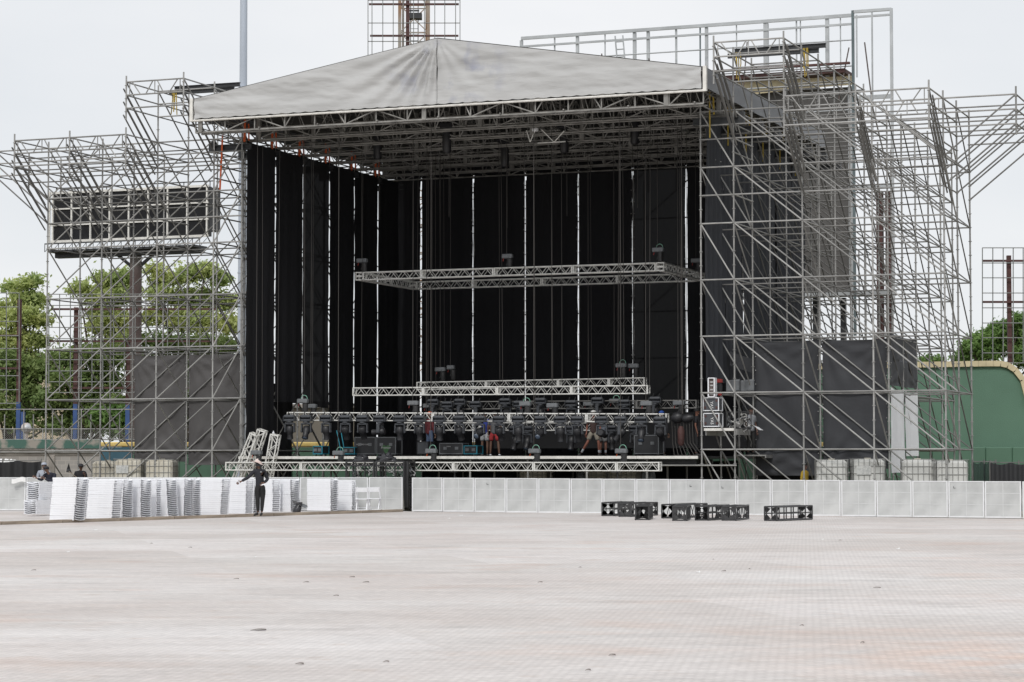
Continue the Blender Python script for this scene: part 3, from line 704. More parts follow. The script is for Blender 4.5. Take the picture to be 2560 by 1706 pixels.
# low truss resting in front of the deck
us = [atv(x, 1157, -1.0)[0] for x in (563, 752, 943, 1133, 1334, 1541, 1649)]
truss(us, -1.0, 1.72, 1.72, 'long silver truss lying low in front of the stage deck edge')
for u in (us[0] + 1.2, us[3], us[5]):
    b = MB(); b.box((0, 0, 0.02), (0.5, 0.5, 0.04)); b.tube((0, 0, 0.04), (0, 0, 1.40), 0.03); b.box((0, 0.02, 1.39), (0.3, 0.35, 0.03))
    tag(b.build('support_stand', M['blackmetal'], None, S(u, -0.86, 0), (0, 0, -A_)), 'dark stand under the long low truss, ' + ('at its left end' if u == us[0] + 1.2 else 'at its middle' if u == us[3] else 'near its right end'), 'stand', 'stands under the low truss')
# front lighting truss
us = [atv(x, 1033, 1.0)[0] for x in (717, 902, 1082, 1272, 1466, 1667)]
LT = truss(us, 1.0, 3.63, 3.46, 'silver lighting truss carrying the row of black moving heads'); LTU = us
us2 = [atv(x, 1000, 6.0)[0] for x in (1090, 1250, 1420, 1590, 1742)]
BT = truss(us2, 6.0, 4.12, 4.08, 'shaded truss with lights hanging behind the long middle truss', 'galv_dark')  # silver truss; its shade is put in with the darkened steel colour
us3 = [atv(x, 1075, 5.0)[0] for x in (1010, 1200, 1400, 1600)]
truss(us3, 5.0, 3.28, 3.22, 'truss lowered behind the row of moving heads')
# long middle trusses
us4 = [atv(x, 968, 3.3)[0] for x in (881, 1058, 1242, 1428, 1620)]
truss(us4, 3.3, 4.62, 4.57, 'long silver truss hung at mid height, front one of the two')
us5 = [atv(x, 950, 7.0)[0] for x in (1041, 1215, 1395, 1522, 1612)]
truss(us5, 7.0, 4.94, 5.0, 'silver truss just behind and above the long middle truss')
# big rectangle of trusses
v0, v1 = 4.5, 9.8; ua, ub = 2.72, 15.5; zb = 8.95
root = empty('truss_rectangle', S((ua + ub) / 2, (v0 + v1) / 2, zb), -A_, 'rectangle of silver trusses hung high under the roof', 'truss')
cx, cy = (ua + ub) / 2, (v0 + v1) / 2
def addt(L, loc, rz, m='alu'): truss_section(L).build('truss_section', M[m], root, loc, (0, 0, rz))
js = [ua + 0.3, 5.55, 8.6, 11.85, ub - 0.3]
for v in (v0, v1):
    for a, b_ in zip(js, js[1:]): addt(b_ - a - 0.01, (a - cx, v - cy, 0), 0)
for u in (ua, ub - 0.29 + 0.01):
    y = v0 + 0.3
    while y < v1 - 0.1:
        L = (v1 - v0 - 0.3) / 2; addt(L - 0.01, (u - cx + 0.29, y - cy, 0), R(90)); y += L
    for v in (v0, v1): corner_block(M['alu'], root, (u - cx, v - cy, 0))

# ================================================================ HOISTS WITH CHAINS
def hoist(px, py, v, w=0.42, green=False, bag=True, ord_='', grp='grey chain hoists on the hanging trusses', ztop_=14.1, small=False):
    u, z = atv(px, py, v)
    root = empty('chain_hoist', S(u, v, z), -A_, ord_, 'chain hoist', grp)
    b = MB(); b.bevbox((0, 0, 0), (w, 0.2, 0.17), 0.02); b.box((w * .5, 0, 0), (0.03, 0.16, 0.12)); b.box((0, -.1, 0.0), (w * .5, 0.02, 0.1)); b.build('housing', M['hoist'], root)
    b = MB(); b.tube((0.02, 0, -0.08), (0.02, 0, -0.22), 0.035); b.tube((0.02, 0, -0.22), (-0.04, 0, -0.36), 0.018); b.build('hook', M['blackmetal'], root)
    b = MB(); b.tube((-w * .35, 0, -0.07), (-w * .42, 0, -0.19), 0.018); b.build('control_plug', M['strap_o'] if small else M['red'], root)
    if bag:
        b = MB(); b.lathe((0.1, 0.02, -0.5), [(0.07, 0), (0.1, 0.05), (0.11, 0.3), (0.12, 0.4)], 8); b.build('chain_bag', M['blackmetal'], root)
    if green:
        b = MB(); pts = [(w * .15 + 0.13 * math.cos(t * math.pi / 8), 0, 0.08 + 0.14 * math.sin(t * math.pi / 8)) for t in range(9)]; b.path(pts, 0.012, 5); b.build('cable_loop', M['cablegreen'], root)
    b = MB(); b.tube((-0.02, 0, 0.08), (-0.02, 0, ztop_ - z), 0.012, 5); b.build('chain', M['cableg'], root)
    return root
hs = [(905, 652, 4.6, 'chain hoist above the left front corner of the high truss rectangle', 0), (1268, 641, 4.6, 'chain hoist at the middle of the front side of the truss rectangle', 0),
      (1645, 625, 4.6, 'chain hoist above the right front corner of the truss rectangle', 1), (1741, 652, 9.6, 'chain hoist at the right back corner of the truss rectangle', 0),
      (1101, 924, 7.1, 'chain hoist with red plug above the left end of the rear middle truss', 0), (1127, 919, 7.2, 'pale hoist beside the one above the left end of the rear middle truss', 0),
      (1553, 914, 7.1, 'chain hoist with cable loop above the right end of the rear middle truss', 1), (1584, 915, 7.3, 'dark hoist beside the loop hoist above the rear middle truss', 0),
      (757, 1003, 1.1, 'chain hoist above the left end of the lighting truss', 1), (778, 1016, 2.0, 'small hoist just right of the one above the left end of the lighting truss', 0),
      (1033, 1008, 1.15, 'chain hoist left of centre above the lighting truss', 0), (1071, 1015, 6.1, 'chain hoist on the left end of the shaded rear truss', 0),
      (1313, 1010, 1.15, 'chain hoist at the centre above the lighting truss', 1), (1381, 1014, 1.6, 'chain hoist just right of the centre one above the lighting truss', 0),
      (1472, 1010, 6.1, 'chain hoist on the shaded rear truss right of its middle', 0), (1537, 1003, 6.2, 'chain hoist hanging against the shaded rear truss', 1),
      (1616, 1009, 1.15, 'chain hoist near the right end of the lighting truss', 0), (1697, 1008, 3.0, 'rightmost chain hoist, past the end of the lighting truss', 0),
      (641, 1132, -0.85, 'chain hoist on the low truss among the leaning trusses', 0), (846, 1133, -0.85, 'hoist with orange plug and green loop on the low truss near the blue cases', 1),
      (1078, 1128, -0.85, 'hoist with green loop on the low truss left of centre', 1), (1336, 1128, -0.85, 'hoist with orange plug at the middle of the low truss', 1),
      (1553, 1128, -0.85, 'hoist with pale box at the right part of the low truss', 1)]
for px, py, v, l, gr in hs: hoist(px, py, v, 0.42 if not (1120 < px < 1130) else 0.3, bool(gr), ord_=l, small=py > 1100)
def roof_hoist(px, py, v, l):
    u, z = atv(px, py, v); root = empty('roof_hoist', S(u, v, z), -A_, l, 'chain motor', 'black chain motors under the roof')
    b = MB(); b.bevbox((0, 0, 0.32), (0.52, 0.3, 0.24), 0.05); b.tube((-0.3, 0, 0.34), (0.3, 0, 0.34), 0.1, 10); b.build('motor_body', M['black'], root)
    b = MB(); b.lathe((0, 0, -0.75), [(0.13, 0), (0.17, 0.06), (0.18, 0.6), (0.17, 0.9)], 10); b.build('chain_bag', M['black'], root)
    b = MB(); b.tube((0, 0, 0.4), (0, 0, 14.12 - z), 0.03); b.build('hanger', M['black'], root)
    b = MB(); b.tube((0.1, 0, -.7), (0.1, 0, -3.2), 0.011, 5); b.build('chain', M['cableg'], root)
for k, (px, py, v) in enumerate([(944, 352, 5.2), (1117, 335, 2.8), (1262, 372, 7.6), (1411, 335, 5.2), (1587, 312, 5.2)]):
    roof_hoist(px, py, v, 'black chain motor hanging under the roof grid, %s from the left' % ORD[k])
# round stage lamp lit by daylight under the roof
u, z = atv(1338, 325, 1.5); root = empty('work_light', S(u, 1.5, z), -A_, 'small white lamp clipped to the roof grid near its centre', 'lamp')
b = MB(); b.bevbox((0, 0, 0), (0.22, 0.14, 0.12), 0.02); b.build('housing', M['plastic_w'], root); b = MB(); b.tube((0, 0, .06), (0, 0, .2), .015); b.build('clamp', M['alu'], root)
for dx, dz, dx2, dz2 in ((-0.35, 0, -.2, -0.45), (-0.2, -0.45, 0.0, 0), (0.25, 0, 0.75, -0.5), (0.75, -0.5, 1.15, -0.1), (0.1, -0.5, 1.2, -0.5)):
    b = MB(); b.tube((dx, 0, dz), (dx2, 0, dz2), 0.022); b.build('bracket', M['alu'], root)

cabs = [(657, 0.5), (695, 0.7), (903, 4.4), (1041, 7.4), (1080, 6), (1090, 6.8), (1103, 7.5), (1112, 8), (1257, 4), (1338, 2), (1382, 5), (1405, 3.3), (1479, 8), (1544, 3), (1555, 6.5), (1623, 1.4), (1703, 3), (1715, 4), (762, 1.2), (782, 2.5), (847, 2), (1066, 3.3), (1250, 5), (1560, 3.3)]
for k, (px, v) in enumerate(cabs):
    u, _ = atv(px, 700, v); zl = {0: 2.0, 1: 2.0}.get(k, random.choice([3.4, 4.4, 4.7, 3.6])); zz = random.uniform(13.9, 14.2)
    b = MB(); b.tube((0, 0, 0), (random.uniform(-.08, .08), 0, zz - zl), 0.010, 5)
    tag(b.build('hanging_cable', M['cableg'], None, S(u, v, zl), (0, 0, -A_)), 'thin cable hanging from the roof grid, %s from the left inside the stage' % ORD[sorted(c[0] for c in cabs).index(px)], 'cable', 'cables hanging from the roof')

# ================================================================ MOVING HEAD LIGHTS
b = MB(); b.bevbox((0, 0, 0), (0.44, 0.26, 0.12), 0.03, Matrix.Rotation(R(-18), 3, 'X')); b.bevbox((0, -0.02, -0.12), (0.42, 0.22, 0.09), 0.02)
b.box((-0.23, -0.02, -0.06), (0.02, 0.2, 0.2)); b.box((0.23, -0.02, -0.06), (0.02, 0.2, 0.2)); b.tube((0, 0, -0.16), (0, 0, -0.21), 0.13, 12)
BASE = b.mesh('base', M['fixture'])
b = MB()
for s in (-1, 1):
    b.bevbox((s * 0.185, 0, -0.42), (0.05, 0.13, 0.34), 0.015); b.tube((s * 0.20, 0, -0.54), (s * 0.235, 0, -0.54), 0.03, 8)
b.bevbox((0, 0, -0.255), (0.40, 0.16, 0.07), 0.02); YOKE = b.mesh('yoke', M['fixture'])
b = MB(); b.lathe((0, 0, 0), [(0.10, 0.2), (0.145, 0.16), (0.15, 0.02), (0.135, -0.06), (0.105, -0.13), (0.12, -0.27), (0.125, -0.30)], 14); b.tube((-0.19, 0, 0.02), (0.19, 0, 0.02), 0.03, 8)
HEAD = b.mesh('head', M['black'])
b = MB(); b.lathe((0, 0, 0), [(0.10, -0.296), (0.095, -0.31), (0.05, -0.325)], 14); LENS = b.mesh('lens', M['glass'])
b = MB(); b.tube((-.12, 0, 0.06), (-.12, 0.12, 0.2), 0.02); b.tube((.12, 0, 0.06), (.12, 0.12, 0.2), 0.02); CLAMP = b.mesh('clamp', M['blackmetal'])
def moving_head(loc, pan, tilt, label, group):
    root = empty('moving_head_light', loc, -A_, label, 'stage light', group)
    inst('base', BASE, root); inst('clamp', CLAMP, root)
    inst('yoke', YOKE, root, (0, 0, 0), (0, 0, pan))
    h = inst('head', HEAD, root, (0, 0, -0.54)); h.rotation_euler = (Matrix.Rotation(pan, 4, 'Z') @ Matrix.Rotation(tilt, 4, 'X')).to_euler()
    inst('lens', LENS, h)
xs = [725, 766, 816, 864, 907, 950, 1000, 1049, 1099, 1149, 1200, 1249, 1297, 1352, 1402, 1444, 1505, 1552, 1604, 1651]
tilts = [4, -30, 8, 28, 30, 85, 5, 8, 4, 28, -62, 30, 4, -60, 6, 22, 80, 40, -35, 50]
for k, px in enumerate(xs):
    u, _ = atv(px, 1045, 0.78); zz = 3.46 - 0.17 * (u - LTU[0]) / 15
    moving_head(S(u, 0.78, zz), R(90) if k in (5, 17) else R(random.uniform(-12, 12)), R(tilts[k]), 'black moving head light, %s from the left along the front lighting truss' % ORD[k], 'moving heads on the front lighting truss')
for k, px in enumerate([1085, 1120, 1152, 1191, 1265, 1300, 1353, 1430, 1496, 1563, 1640]):
    u, _ = atv(px, 1000, 5.9)
    moving_head(S(u, 5.85, 4.05 if k % 2 else 4.15), R(random.uniform(0, 180)), R(random.uniform(-40, 70)), 'dark moving head light, %s from the left along the shaded rear truss' % ORD[k], 'moving heads on the rear truss')
for k, px in enumerate([1290, 1320, 1430, 1530, 1590]):
    u, _ = atv(px, 1085, 4.9)
    moving_head(S(u, 4.85, 3.05), R(random.uniform(0, 180)), R(random.uniform(-40, 70)), 'dark moving head light, %s from the left on the lowered truss behind the row' % ORD[k], 'moving heads on the lowered truss')
# big hanging bundle at the right end of the lighting truss
u, z = atv(1706, 1045, 1.2); root = empty('cable_bundle', S(u, 1.2, z), -A_, 'thick bundle of dark cable bags hanging at the right end of the lighting truss', 'cable bundle')
b = MB(); b.lathe((-0.2, 0, 0), [(0.1, -0.2), (0.2, -.1), (0.22, 0.1), (0.12, 0.22)], 12, (1, 0, .2)); b.lathe((0.2, 0, -0.02), [(0.1, -0.2), (0.17, -.1), (0.16, 0.1), (0.1, 0.2)], 12, (1, 0, .2)); b.build('cable_coil', M['black'], root)
b = MB(); b.lathe((-0.05, 0, -1.0), [(0.07, 0), (0.13, 0.1), (0.13, 0.55), (0.07, 0.7)], 10); b.build('chain_bag', M['rust'], root)
for k in range(8):
    b = MB(); x0 = -0.4 + 0.11 * k; b.path([(x0, 0, -0.1), (x0 + 0.03, 0, -0.9), (x0 + 0.12 + 0.04 * k, -0.1, -1.35), (x0 + .5, -0.2, z * 0 + 1.97 - z)], 0.014, 5); b.build('cable', M['cableg'], root)
b = MB(); b.tube((0, 0, 0.15), (0, 0, 14.1 - z), 0.02, 5); b.build('chain', M['cableg'], root)

# ================================================================ LEANING TRUSSES
def leaning(bx, tx, ty, v, roll, label):
    u0, _ = atv(bx, 1192, v); u1, z1 = atv(tx, ty, v)
    slope = (u1 - u0) / (z1 - 1.22); u00 = u0 - slope * 1.22
    L = math.hypot(u1 - u00, z1 + 0.1); an = math.atan2(z1, u1 - u00)
    root = empty('leaning_truss', S(u00, v, 0.02), -A_, label, 'truss', 'short trusses leaning against the stage')
    o = truss_section(L, 0.29, 0.4, 0.028, 0.016, 0.3).build('truss_section', M['alu'], root); o.rotation_euler = (R(12), -an, 0)
leaning(604, 641, 1096, -0.6, 0, 'leaning white truss, the most tilted leftmost one in front of the black curtain')
leaning(626, 660, 1086, -0.45, 0, 'leaning white truss, the tallest middle one in front of the black curtain')
leaning(677, 694, 1096, -0.5, 0, 'leaning white truss, the steepest rightmost one in front of the black curtain')
b = MB(); b.lathe((0, 0, 0), [(0.045, 0), (0.05, 0.02), (0.05, 0.14), (0.02, 0.19), (0.02, 0.22)], 10)
u, z = atv(683.5, 1092, 0.6); root2 = MB(); root2.bevbox((0, 0, (z - 1.95) / 2), (0.3, 0.3, z - 1.95), 0.02)
tag(root2.build('speaker_box', M['black'], None, S(u, 0.6, 1.95), (0, 0, -A_)), 'tall black box on the deck under a white bottle', 'box')
tag(b.build('bottle', M['plastic_w'], None, S(u, 0.6, z)), 'white plastic bottle on a black box behind the leaning trusses', 'bottle')

# ================================================================ FLIGHT CASES
def case(x0, x1, y0, y1, v, body, edge, label, depth=0.6, cat='flight case', grp='road cases on the stage deck', zb=None, latches=True, mark=None):
    u0, z1 = atv(x0, y0, v); u1, _ = atv(x1, y0, v); zb = 1.96 if zb is None else zb; w = u1 - u0; h = z1 - zb
    root = empty('flight_case', S((u0 + u1) / 2, v, zb), -A_, label, cat, grp)
    b = MB(); b.b2((-w / 2 + .01, 0.01, 0.08), (w / 2 - .01, depth, h - .01)); b.build('body', M[body], root)
    b = MB(); e = 0.03
    for y in (0.012, depth):
        for z in (0.09, h): b.bar((-w / 2, y, z), (w / 2, y, z), e, e)
        for x in (-w / 2, w / 2): b.bar((x, y, 0.07), (x, y, h + .015), e, e)
    for x in (-w / 2, w / 2):
        for z in (0.09, h): b.bar((x, 0, z), (x, depth, z), e, e)
    b.build('edge_trim', M[edge], root)
    if latches:
        for x in (-w / 4, w / 4):
            b = MB(); b.box((x, -0.012, h * .62), (0.14, 0.012, 0.11)); b.box((x, -0.02, h * .62), (0.05, 0.012, 0.06)); b.build('latch', M['hoist'], root)
    for x in (-w / 2 + .08, w / 2 - .08):
        for y in (0.1, depth - .1):
            b = MB(); b.tube((x - .02, y, 0.04), (x + .02, y, 0.04), 0.04, 10); b.build('caster', M['black'], root)
    if mark: mark(root, w, h)
    return root
def mk_text(txt, size, x, z, rot, m='mark_w'):
    def f(root, w, h):
        o = inst('lettering', text_mesh(txt, size, M[m], 0.002), root, (x * w, -0.012, z * h)); o.rotation_euler = (R(90), rot, 0)
    return f
def mk_green(root, w, h):
    b = MB(); c = (0.0, -0.008, h * .42); s = h * .34
    pts = [(-s * .75, .25 * s), (-s * .4, s * .55), (0, s * .3), (s * .4, s * .55), (s * .75, .25 * s), (s * .3, -.5 * s), (0, -.95 * s), (-s * .3, -.5 * s)]
    b.add([(c[0] + p, c[1], c[2] + q) for p, q in pts], [(0, 1, 2, 3, 4, 5, 6, 7)]); b.build('leaf_emblem', M['mark_g'], root)
    mk_text('Premier', 0.13, 0, .45, 0)(root, w, h)
case(887, 938, 1094, 1136, 2.2, 'case', 'hoist', 'large black flight case on the deck, left one of the tall pair', mark=mk_text('POWERED SUBS', 0.075, -.1, .62, 0))
case(942, 989, 1094, 1136, 2.2, 'case', 'hoist', 'large black flight case with a green leaf emblem on the deck', mark=mk_green)
case(1099, 1156, 1109, 1136, 2.0, 'case', 'hoist', 'long low black flight case beside the blue case on deck', mark=mk_text('MAIN', 0.07, -.1, .75, 0))
case(1160, 1192, 1115, 1136, 2.0, 'case', 'caseblue', 'blue-edged case with two latches, right of the long low black case')
case(857, 886, 1119, 1136, 2.0, 'case', 'caseblue', 'blue-edged case left of the tall black pair of cases')
case(783, 805, 1116, 1137, 1.2, 'case', 'caseblue', 'small blue-topped case at the left part of the deck')
case(1586, 1646, 1089, 1136, 2.6, 'case', 'hoist', 'large black flight case near the right end of the deck', latches=True)
case(1043, 1070, 1105, 1136, 2.6, 'caseg', 'case', 'plain dark grey box on the deck behind the low truss', latches=False)
b = MB(); b.tube((0, 0, 0), (-0.28, 0.1, 1.0), 0.02); b.tube((0.15, 0, 0), (-0.1, 0.1, 1.0), 0.02); b.bar((0, 0, .1), (0.15, 0, .1), .02, .04)
tag(b.build('folded_stand', M['caseblue'], None, S(atv(855, 1120, 2.6)[0], 2.6, 1.96), (0, 0, -A_)), 'blue folded stand leaning behind the moving heads on deck', 'stand')
# working platform in the right tower
u0 = W + 0.06; root = empty('work_platform', S(W + 0.6, 0.3, 2.9), -A_, 'pale work platform in the right tower under the flight cases', 'platform')
b = MB(); b.b2((-0.53, -0.25, -0.05), (0.60, 2.3, 0)); b.b2((-0.53, -0.27, -0.06), (0.6, -0.252, 0.03)); b.build('board', M['whitesteel'], root)
b = MB(); b.bar((0.6, -0.1, -.1), (0.6, 2.3, -.1), 0.05, 0.2); b.bar((-0.5, -0.1, -.14), (-0.5, 2.3, -.14), 0.05, 0.16); b.build('joist', M['galv'], root)
def yas(root, w, h):
    o = inst('lettering', text_mesh('YAS', 0.15, M['paper'], 0.002), root, (0.03, -0.008, h * .52)); o.rotation_euler = (R(90), R(90), 0)
    for x in (-w / 2 + .07, w / 2 - .07):
        for z in (0.2, h - .1):
            b = MB(); b.box((x, -0.006, z), (0.07, 0.01, 0.08)); b.build('corner_plate', M['rust'], root)
c1 = case(1759, 1797, 1034, 1072, 0.1, 'caseg', 'plastic_w', 'white-edged grey case lettered YAS, lower one of the stacked pair', 0.5, grp='white-edged cases stacked in the right tower', zb=2.905, latches=False, mark=yas)
z1 = atv(1778, 1034, 0.1)[1]
c2 = case(1758, 1796, 995, 1034, 0.1, 'caseg', 'plastic_w', 'white-edged grey case lettered YAS, upper one of the stacked pair', 0.5, grp='white-edged cases stacked in the right tower', zb=z1 + 0.01, latches=False, mark=yas)
u, z = atv(1781, 994, 0.15)
root = empty('power_rack', S(u, 0.15, z + .02), -A_, 'narrow white power rack with red plugs on top of the stacked cases', 'rack')
b = MB()
for x in (-.11, .11): b.bar((x, 0, 0), (x, 0, 0.66), 0.035, 0.3)
b.bar((-.11, 0, 0), (.11, 0, 0), .3, .03); b.bar((-.11, 0, .66), (.11, 0, .66), .3, .03); b.build('frame', M['plastic_w'], root)
b = MB(); b.box((0, 0.03, 0.33), (0.18, 0.2, 0.6)); b.build('panel', M['pillar'], root)
for z2 in (0.1, .25, .4, .52):
    b = MB(); b.box((0, -0.08, z2), (0.1, 0.03, 0.05)); b.build('socket', M['mark_w'], root)
root = empty('cable_rack', S(u + 0.42, 0.5, 2.91), -A_, 'open black rack of red and black power cables behind the lettered cases', 'rack')
b = MB()
for x in (0, 0.75):
    for y in (0, .5): b.bar((x, y, 0), (x, y, 0.62), .03, .03)
for z2 in (0.02, .6):
    for y in (0, .5): b.bar((0, y, z2), (0.75, y, z2), .03, .03)
b.build('frame', M['blackmetal'], root)
for k in range(16):
    b = MB(); x, z2 = random.uniform(0.05, .7), random.uniform(0.1, .5); p = [Vector((x, .1, z2))]
    for j in range(5): p.append(p[-1] + Vector((random.uniform(-.12, .12), random.uniform(-.03, .03), random.uniform(-.14, .1))))
    b.path(p, 0.013, 4); b.build('cable', M[random.choice(['mark_w', 'hoist', 'black', 'black', 'alu'])], root)
u3, z3 = atv(1798, 948, 0.6); root = empty('power_distributor', S(u3, 0.6, z3 - .4), -A_, 'red power distributor hanging beside the white rack in the right tower', 'power box')
b = MB(); b.bevbox((0, 0, 0.33), (0.22, 0.2, 0.14), .02); b.bevbox((.02, 0, -.15), (0.14, 0.1, 0.1), .02); b.build('socket_box', M['red'], root)
b = MB(); b.bevbox((0, 0, 0.1), (0.2, 0.2, 0.3), .03); b.tube((0, 0, 0), (0.03, 0, -.9), .03); b.build('cable', M['black'], root)
for k, (x, w) in enumerate(((1832, 36), (1868, 30))):
    uu, zz = atv(x, 970, 2.0); b = MB(); b.grid(8, 8, lambda i, j: (-.25 + .5 * i, 0.03 * math.sin(i * 8), -0.15 + .42 * j + 0.04 * i)); o = b.build('grey_cover', M['hoist'], None, S(uu, 2.0, zz), (0, 0, -A_))
    sol = o.modifiers.new('thick', 'SOLIDIFY'); sol.thickness = 0.02
    tag(o, 'grey cover panel standing in the right tower, ' + ('left' if k == 0 else 'right') + ' one of two', 'cover', 'grey covers in the right tower')
uu, zz = atv(1855, 1062, 0.9); b = MB(); b.grid(14, 6, lambda i, j: (-.55 + 1.2 * i, 0.5 * j, 0.35 * max(0, math.sin(i * 3.3)) ** 2 * (1 - .4 * j) + 0.05 * math.sin(i * 17)))
o = b.build('white_sheet', M['whitecloth'], None, S(uu, 0.9, zz - .15), (0, 0, -A_)); tag(o, 'crumpled white sheet on the work platform in the right tower', 'sheet')

# ================================================================ BLACK EQUIPMENT RACKS
def rack(u0, u1, v, zt, label, tall=False):
    w = u1 - u0; root = empty('equipment_rack', S((u0 + u1) / 2, v, 0), -A_, label, 'rack', 'black cable racks behind the barriers')
    b = MB(); d = 0.6
    for x in (-w / 2, w / 2):
        for y in (0, d): b.bar((x, y, 0.1), (x, y, zt), 0.06, 0.06)
    for z in (0.15, zt - .18, zt - .03):
        for y in (0, d): b.bar((-w / 2, y, z), (w / 2, y, z), .05, .06)
        for x in (-w / 2, w / 2): b.bar((x, 0, z), (x, d, z), .05, .05)
    b.build('frame', M['blackmetal'], root)
    for x in (-w / 6, w / 6):
        b = MB(); b.bar((x, .02, .15), (x, .02, zt), .035, .035); b.build('upright', M['blackmetal'], root)
    for k in range(26 if not tall else 10):
        b = MB(); p = [Vector((random.uniform(-w / 2 + .05, w / 2 - .05), random.uniform(0.05, .4), random.uniform(zt - 1.0, zt - .2)))]
        for j in range(6): p.append(p[-1] + Vector((random.uniform(-.13, .13), random.uniform(-.05, .05), random.uniform(-.12, .09))))
        b.path(p, 0.016, 4); b.build('cable', M[random.choice(['black', 'black', 'blackmetal', 'hoist', 'mark_w'])], root)
    for x in (-w / 2 + .1, w / 2 - .1):
        b = MB(); b.tube((x - .03, .1, .06), (x + .03, .1, .06), .06, 10); b.build('caster', M['black'], root)
ua_, _ = atv(866, 1160, -2.0); ub_, _ = atv(935, 1160, -2.0); uc_, _ = atv(941, 1160, -2.0); ud_, _ = atv(1010, 1160, -2.0); ue_, _ = atv(1028, 1160, -1.6)
rack(ua_, ub_, -2.0, 1.79, 'black metal cable rack with cables inside, left one of the pair behind the barriers')
rack(uc_, ud_, -2.0, 1.79, 'black metal cable rack with cables inside, right one of the pair behind the barriers')
rack(ud_ + .04, ue_, -1.9, 1.76, 'narrow black rack showing in the gap between the barrier runs', True)
def bag(loc, sx, sy, sz, m, label, cat, seed=0, name='plastic_sheet'):
    b = MB()
    def fn(i, j):
        th = i * 2 * math.pi; ph = j * math.pi / 2; r = math.cos(ph); p = Vector((r * math.cos(th), r * math.sin(th), math.sin(ph)))
        k = 1 + 0.45 * noise.noise(p * 2.2 + Vector((seed, 0, 0))) + .18 * noise.noise(p * 6 + Vector((0, seed, 0))); return Vector((p.x * sx * k, p.y * sy * k, p.z * sz * k))
    b.grid(24, 12, fn); o = b.build(name, m, None, loc, (0, 0, -A_)); tag(o, label, cat); return o
bag(S(atv(902, 1150, -1.8)[0], -1.8, 1.79), .3, .25, .2, M['plastbag'], 'crumpled black plastic sheet on top of the left cable rack', 'plastic sheet', 3)
bag(S(atv(966, 1150, -1.8)[0], -1.8, 1.79), .36, .25, .26, M['plastbag'], 'larger crumpled black plastic sheet on top of the right cable rack', 'plastic sheet', 8)

# ================================================================ BARRIERS
def barrier_meshes(w, h):
    b = MB(); b.b2((0.02, 0.0, 0.05), (w - 0.02, 0.012, h - 0.02)); sheet = b.mesh('sheet', M['sheetw'])
    b = MB(); f = 0.045
    b.b2((0, -.014, h - 0.035), (w, 0.03, h)); b.b2((0, -.014, 0), (w, 0.03, 0.05))
    b.b2((0, -.012, 0.052), (f, 0.028, h - .037)); b.b2((w - f, -.012, 0.052), (w, 0.028, h - .037)); frame = b.mesh('frame', M['framew'])
    b = MB()
    for z in (h * .36, h * .67): b.b2((f + .002, -.006, z - .012), (w - f - .002, -.001, z + .012))
    b.b2((w / 2 - .012, -.005, .055), (w / 2 + .012, -.0008, h - .04)); brace = b.mesh('mesh_rail', M['bracew'])
    b = MB()
    for x in (0.03, w - .03): b.bar((x, 0.03, h * .93), (x, 0.75, 0.03), .04, .04)
    b.b2((0, 0.04, 0), (w, 0.9, 0.02)); foot = b.mesh('rear_foot', M['alu'])
    return sheet, frame, brace, foot
BM = barrier_meshes(1.19, 1.18)
def run(p, q, n, side, start_after=True):
    d = (q - p); L = d.length / n
    for k in range(n):
        c = p + d * (k / n); a = math.atan2(d.y, d.x)
        root = empty('crowd_barrier', c, a, 'white mesh crowd barrier panel, %s to the %s of the gap' % (ORD[k] if side == 'right' else ORD[n - 1 - k], side), 'crowd barrier', 'white crowd barriers in front of the stage')
        sc = L / 1.195 * 0.988
        for nm, me in zip(('sheet', 'frame', 'mesh_rail', 'rear_foot'), BM): inst(nm, me, root, None, None, (sc, 1, 1))
        dz = c.z
        if random.random() < .2:
            b = MB(); z = random.uniform(.85, 1.05); x = random.uniform(.15, .9); b.b2((x, -.009, z), (x + .07, -.007, z + .015)); b.b2((x, -.009, z), (x + .012, -.007, z + .07)); b.build('sticker', M['case'], root)
FLg = [Vector((p.x, p.y, p.z)) for p in FL]
FLg[1].z = 0.012; FLg[2].z = 0.02; FLg[3].z = 0.015; FLg[4].z = -0.062; FLg[5].z = -0.075
run(FLg[1], FLg[2], 12, 'left'); run(FLg[3], FLg[4], 18, 'right')
d = (FLg[4] - FLg[3]) / 18; c = FLg[4] + d * 0.02
root = empty('crowd_barrier', c, math.atan2(d.y, d.x), 'white mesh crowd barrier panel cut by the right edge of the photo', 'crowd barrier', 'white crowd barriers in front of the stage')
for nm, me in zip(('sheet', 'frame', 'mesh_rail', 'rear_foot'), BM): inst(nm, me, root)
b = MB(); b.grid(6, 3, lambda i, j: (0.5 * i, -0.04 - .02 * math.sin(i * 9), -0.16 * j - .04 * math.sin(i * 5 + 1))); p = at(30, 1197, 84.3)
tag(b.build('paper_sheet', M['paper'], None, (p.x, p.y - .02, 1.17)), 'white paper taped over the top rail of the left barrier run', 'paper')

# ================================================================ BOARD EDGE
p, q = gnd(-160, 1318), gnd(1008, 1280); n = 9
for k in range(n):
    a, b_ = p.lerp(q, k / n), p.lerp(q, (k + 1) / n)
    if a.x < -19: continue
    b = MB(); L = (b_ - a).length; b.bevbox((L / 2, .13, 0.045), (L - 0.02, 0.26, 0.09), .006)
    tag(b.build('timber_plank', M['wood'], None, a, (0, 0, math.atan2(b_.y - a.y, b_.x - a.x))), 'worn timber plank along the floor edge by the chairs, %s from the left' % ORD[k], 'plank', 'timber planks along the floor edge')

